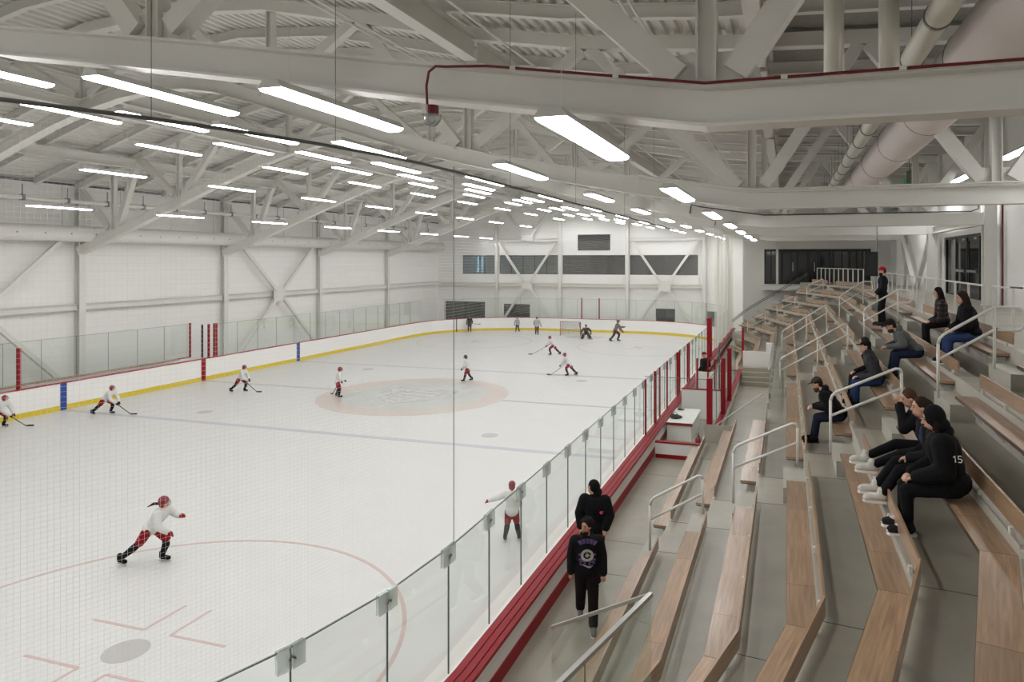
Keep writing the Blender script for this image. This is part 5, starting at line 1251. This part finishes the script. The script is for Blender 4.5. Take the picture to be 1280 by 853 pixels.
p = stride(38, .86, (0, -20), ((.42, .22, .9), (.58, .1, .72), (.4, -.2, .86), (.56, -.02, .68)), back=.34, front=.1, drop=.14)
skater('skater with one skate kicked back, closest to the far stand-side face-off spot', (5.57, 7.46, 0), 184, p, stick=((.2, 0, .8), (1.25, .1, .03), (1.5, .16, .05)))
p = stride(24, 1.08, (0, -12), back=.3, drop=.1)
skater('tall skater in a dark patterned jersey beside the goal, nearer the stands', (4.14, 24.27, 0), 20, p, jersey=(120, 100, 98), pant=(70, 34, 38), hel=(92, 92, 94), glv=(60, 36, 40))
p = pose((0, 0, .92), 6, ((.04, .1, .5), (-.02, .1, .12), (.04, -.1, .5), (-.02, -.1, .12)), ((.1, .3, 1.1), (.28, .3, 1.0), (.06, -.3, 1.08), (.2, -.34, .92)), (0, 0), 0, 0, .92)
skater('skater in pale jersey waiting before the far boards, closer to the goal of two', (-3.52, 26.83, 0), 100, p, hel=(84, 84, 88), glv=(40, 36, 40), jersey=(176, 178, 178))
p = pose((0, 0, .9), 12, ((.08, .14, .48), (.04, .2, .12), (.06, -.12, .48), (-.06, -.2, .12)), ((.12, .28, 1.05), (.26, .26, .86), (.12, -.28, 1.05), (.26, -.26, .86)), (0, 0), 0, 0, .78)
skater('smaller skater in pale jersey before the far boards, farther from the goal of two', (-6.12, 28.82, 0), 140, p, jersey=(168, 170, 170), pant=(44, 42, 46), hel=(120, 120, 120), glv=(40, 36, 40))
p = pose((0, 0, .92), 8, ((.05, .12, .5), (.0, .13, .12), (.06, -.12, .5), (.0, -.13, .12)), ((.12, .28, 1.1), (.3, .24, .98), (.1, -.28, 1.08), (.26, -.3, .92)), (0, 0), 0, 0, .84)
HOLD['skater in a black jersey on the far curve of the ice'] = 'the skater in black on the far curve'
skater('skater in a black jersey on the far curve of the ice', (-10.31, 27.52, 0), -60, p, jersey=(36, 32, 36), pant=(96, 30, 40), hel=(60, 50, 52), glv=(40, 30, 32), stick=((.2, -.2, 1.0), (.5, .9, .85), (.5, 1.15, .83)))
p = stride(40, .86, (0, -25), ((.5, .2, .80), (.66, .06, .62), (.4, -.2, .78), (.58, -.06, .55)), back=.36, drop=.16)
HOLD['skater cut by the photo edge beside the team bench boards'] = 'the skater cut by the edge of the photo'
skater('skater cut by the photo edge beside the team bench boards', (-13.0 + .75, -10.75, 0), 25, p, stick=((.3, 0, .7), (1.2, .05, .03), (1.5, .1, .02)), glv=(60, 36, 34))
# goalkeeper
p = pose((0, 0, .52), 34, ((.28, .22, .34), (.0, .34, .12), (.28, -.22, .34), (.0, -.34, .12)), ((.22, .38, .72), (.36, .42, .56), (.24, -.36, .72), (.42, -.38, .58)), (0, -22), 0, 0, .98)
t = skater('crouching goalkeeper in a dark patterned kit in front of the far goal', (1.46, 25.19, 0), -80, p, jersey=(62, 58, 58), pant=(52, 40, 42), hel=(70, 60, 60), glv=(70, 60, 58), sock=(70, 62, 60))
pad = MB()
for i in range(2):
    q = MB().cap(p.kn[i] + Vector((.06, 0, .06)), p.an[i] + Vector((.12, 0, -.02)), .15, .13, flat=((1, 0, 0), .5)); q.build('leg_pad', cloth((74, 66, 62), .3), t, remesh=.02)
o = thing('goalie_stick', 'goalkeeper stick held low in front of the far goal', 'hockey stick', (1.46, 25.19, 0), R(-80))
MB().bar((.42, -.38, .6), (.5, .1, .25), .03, .025).bar((.5, .1, .25), (.52, .22, .05), .03, .09).build('shaft', M['clip'], o); MB().bar((.52, .2, .05), (.56, .6, .05), .02, .09).build('blade', M['clip'], o)
# ================================================================== LIGHT
w = bpy.data.worlds.new('world'); SC.world = w; w.use_nodes = True
w.node_tree.nodes['Background'].inputs[0].default_value = (.9, .95, 1, 1); w.node_tree.nodes['Background'].inputs[1].default_value = .05
SC.view_settings.view_transform = 'Standard'; SC.view_settings.look = 'None'; SC.view_settings.gamma = 1; SC.view_settings.use_curve_mapping = False
SC.view_settings.exposure = 0.0
SC.cycles.max_bounces = 8; SC.cycles.diffuse_bounces = 4; SC.cycles.transparent_max_bounces = 24; SC.cycles.glossy_bounces = 3
SC.cycles.use_denoising = True; SC.cycles.sample_clamp_indirect = 8; SC.cycles.caustics_reflective = False; SC.cycles.caustics_refractive = False
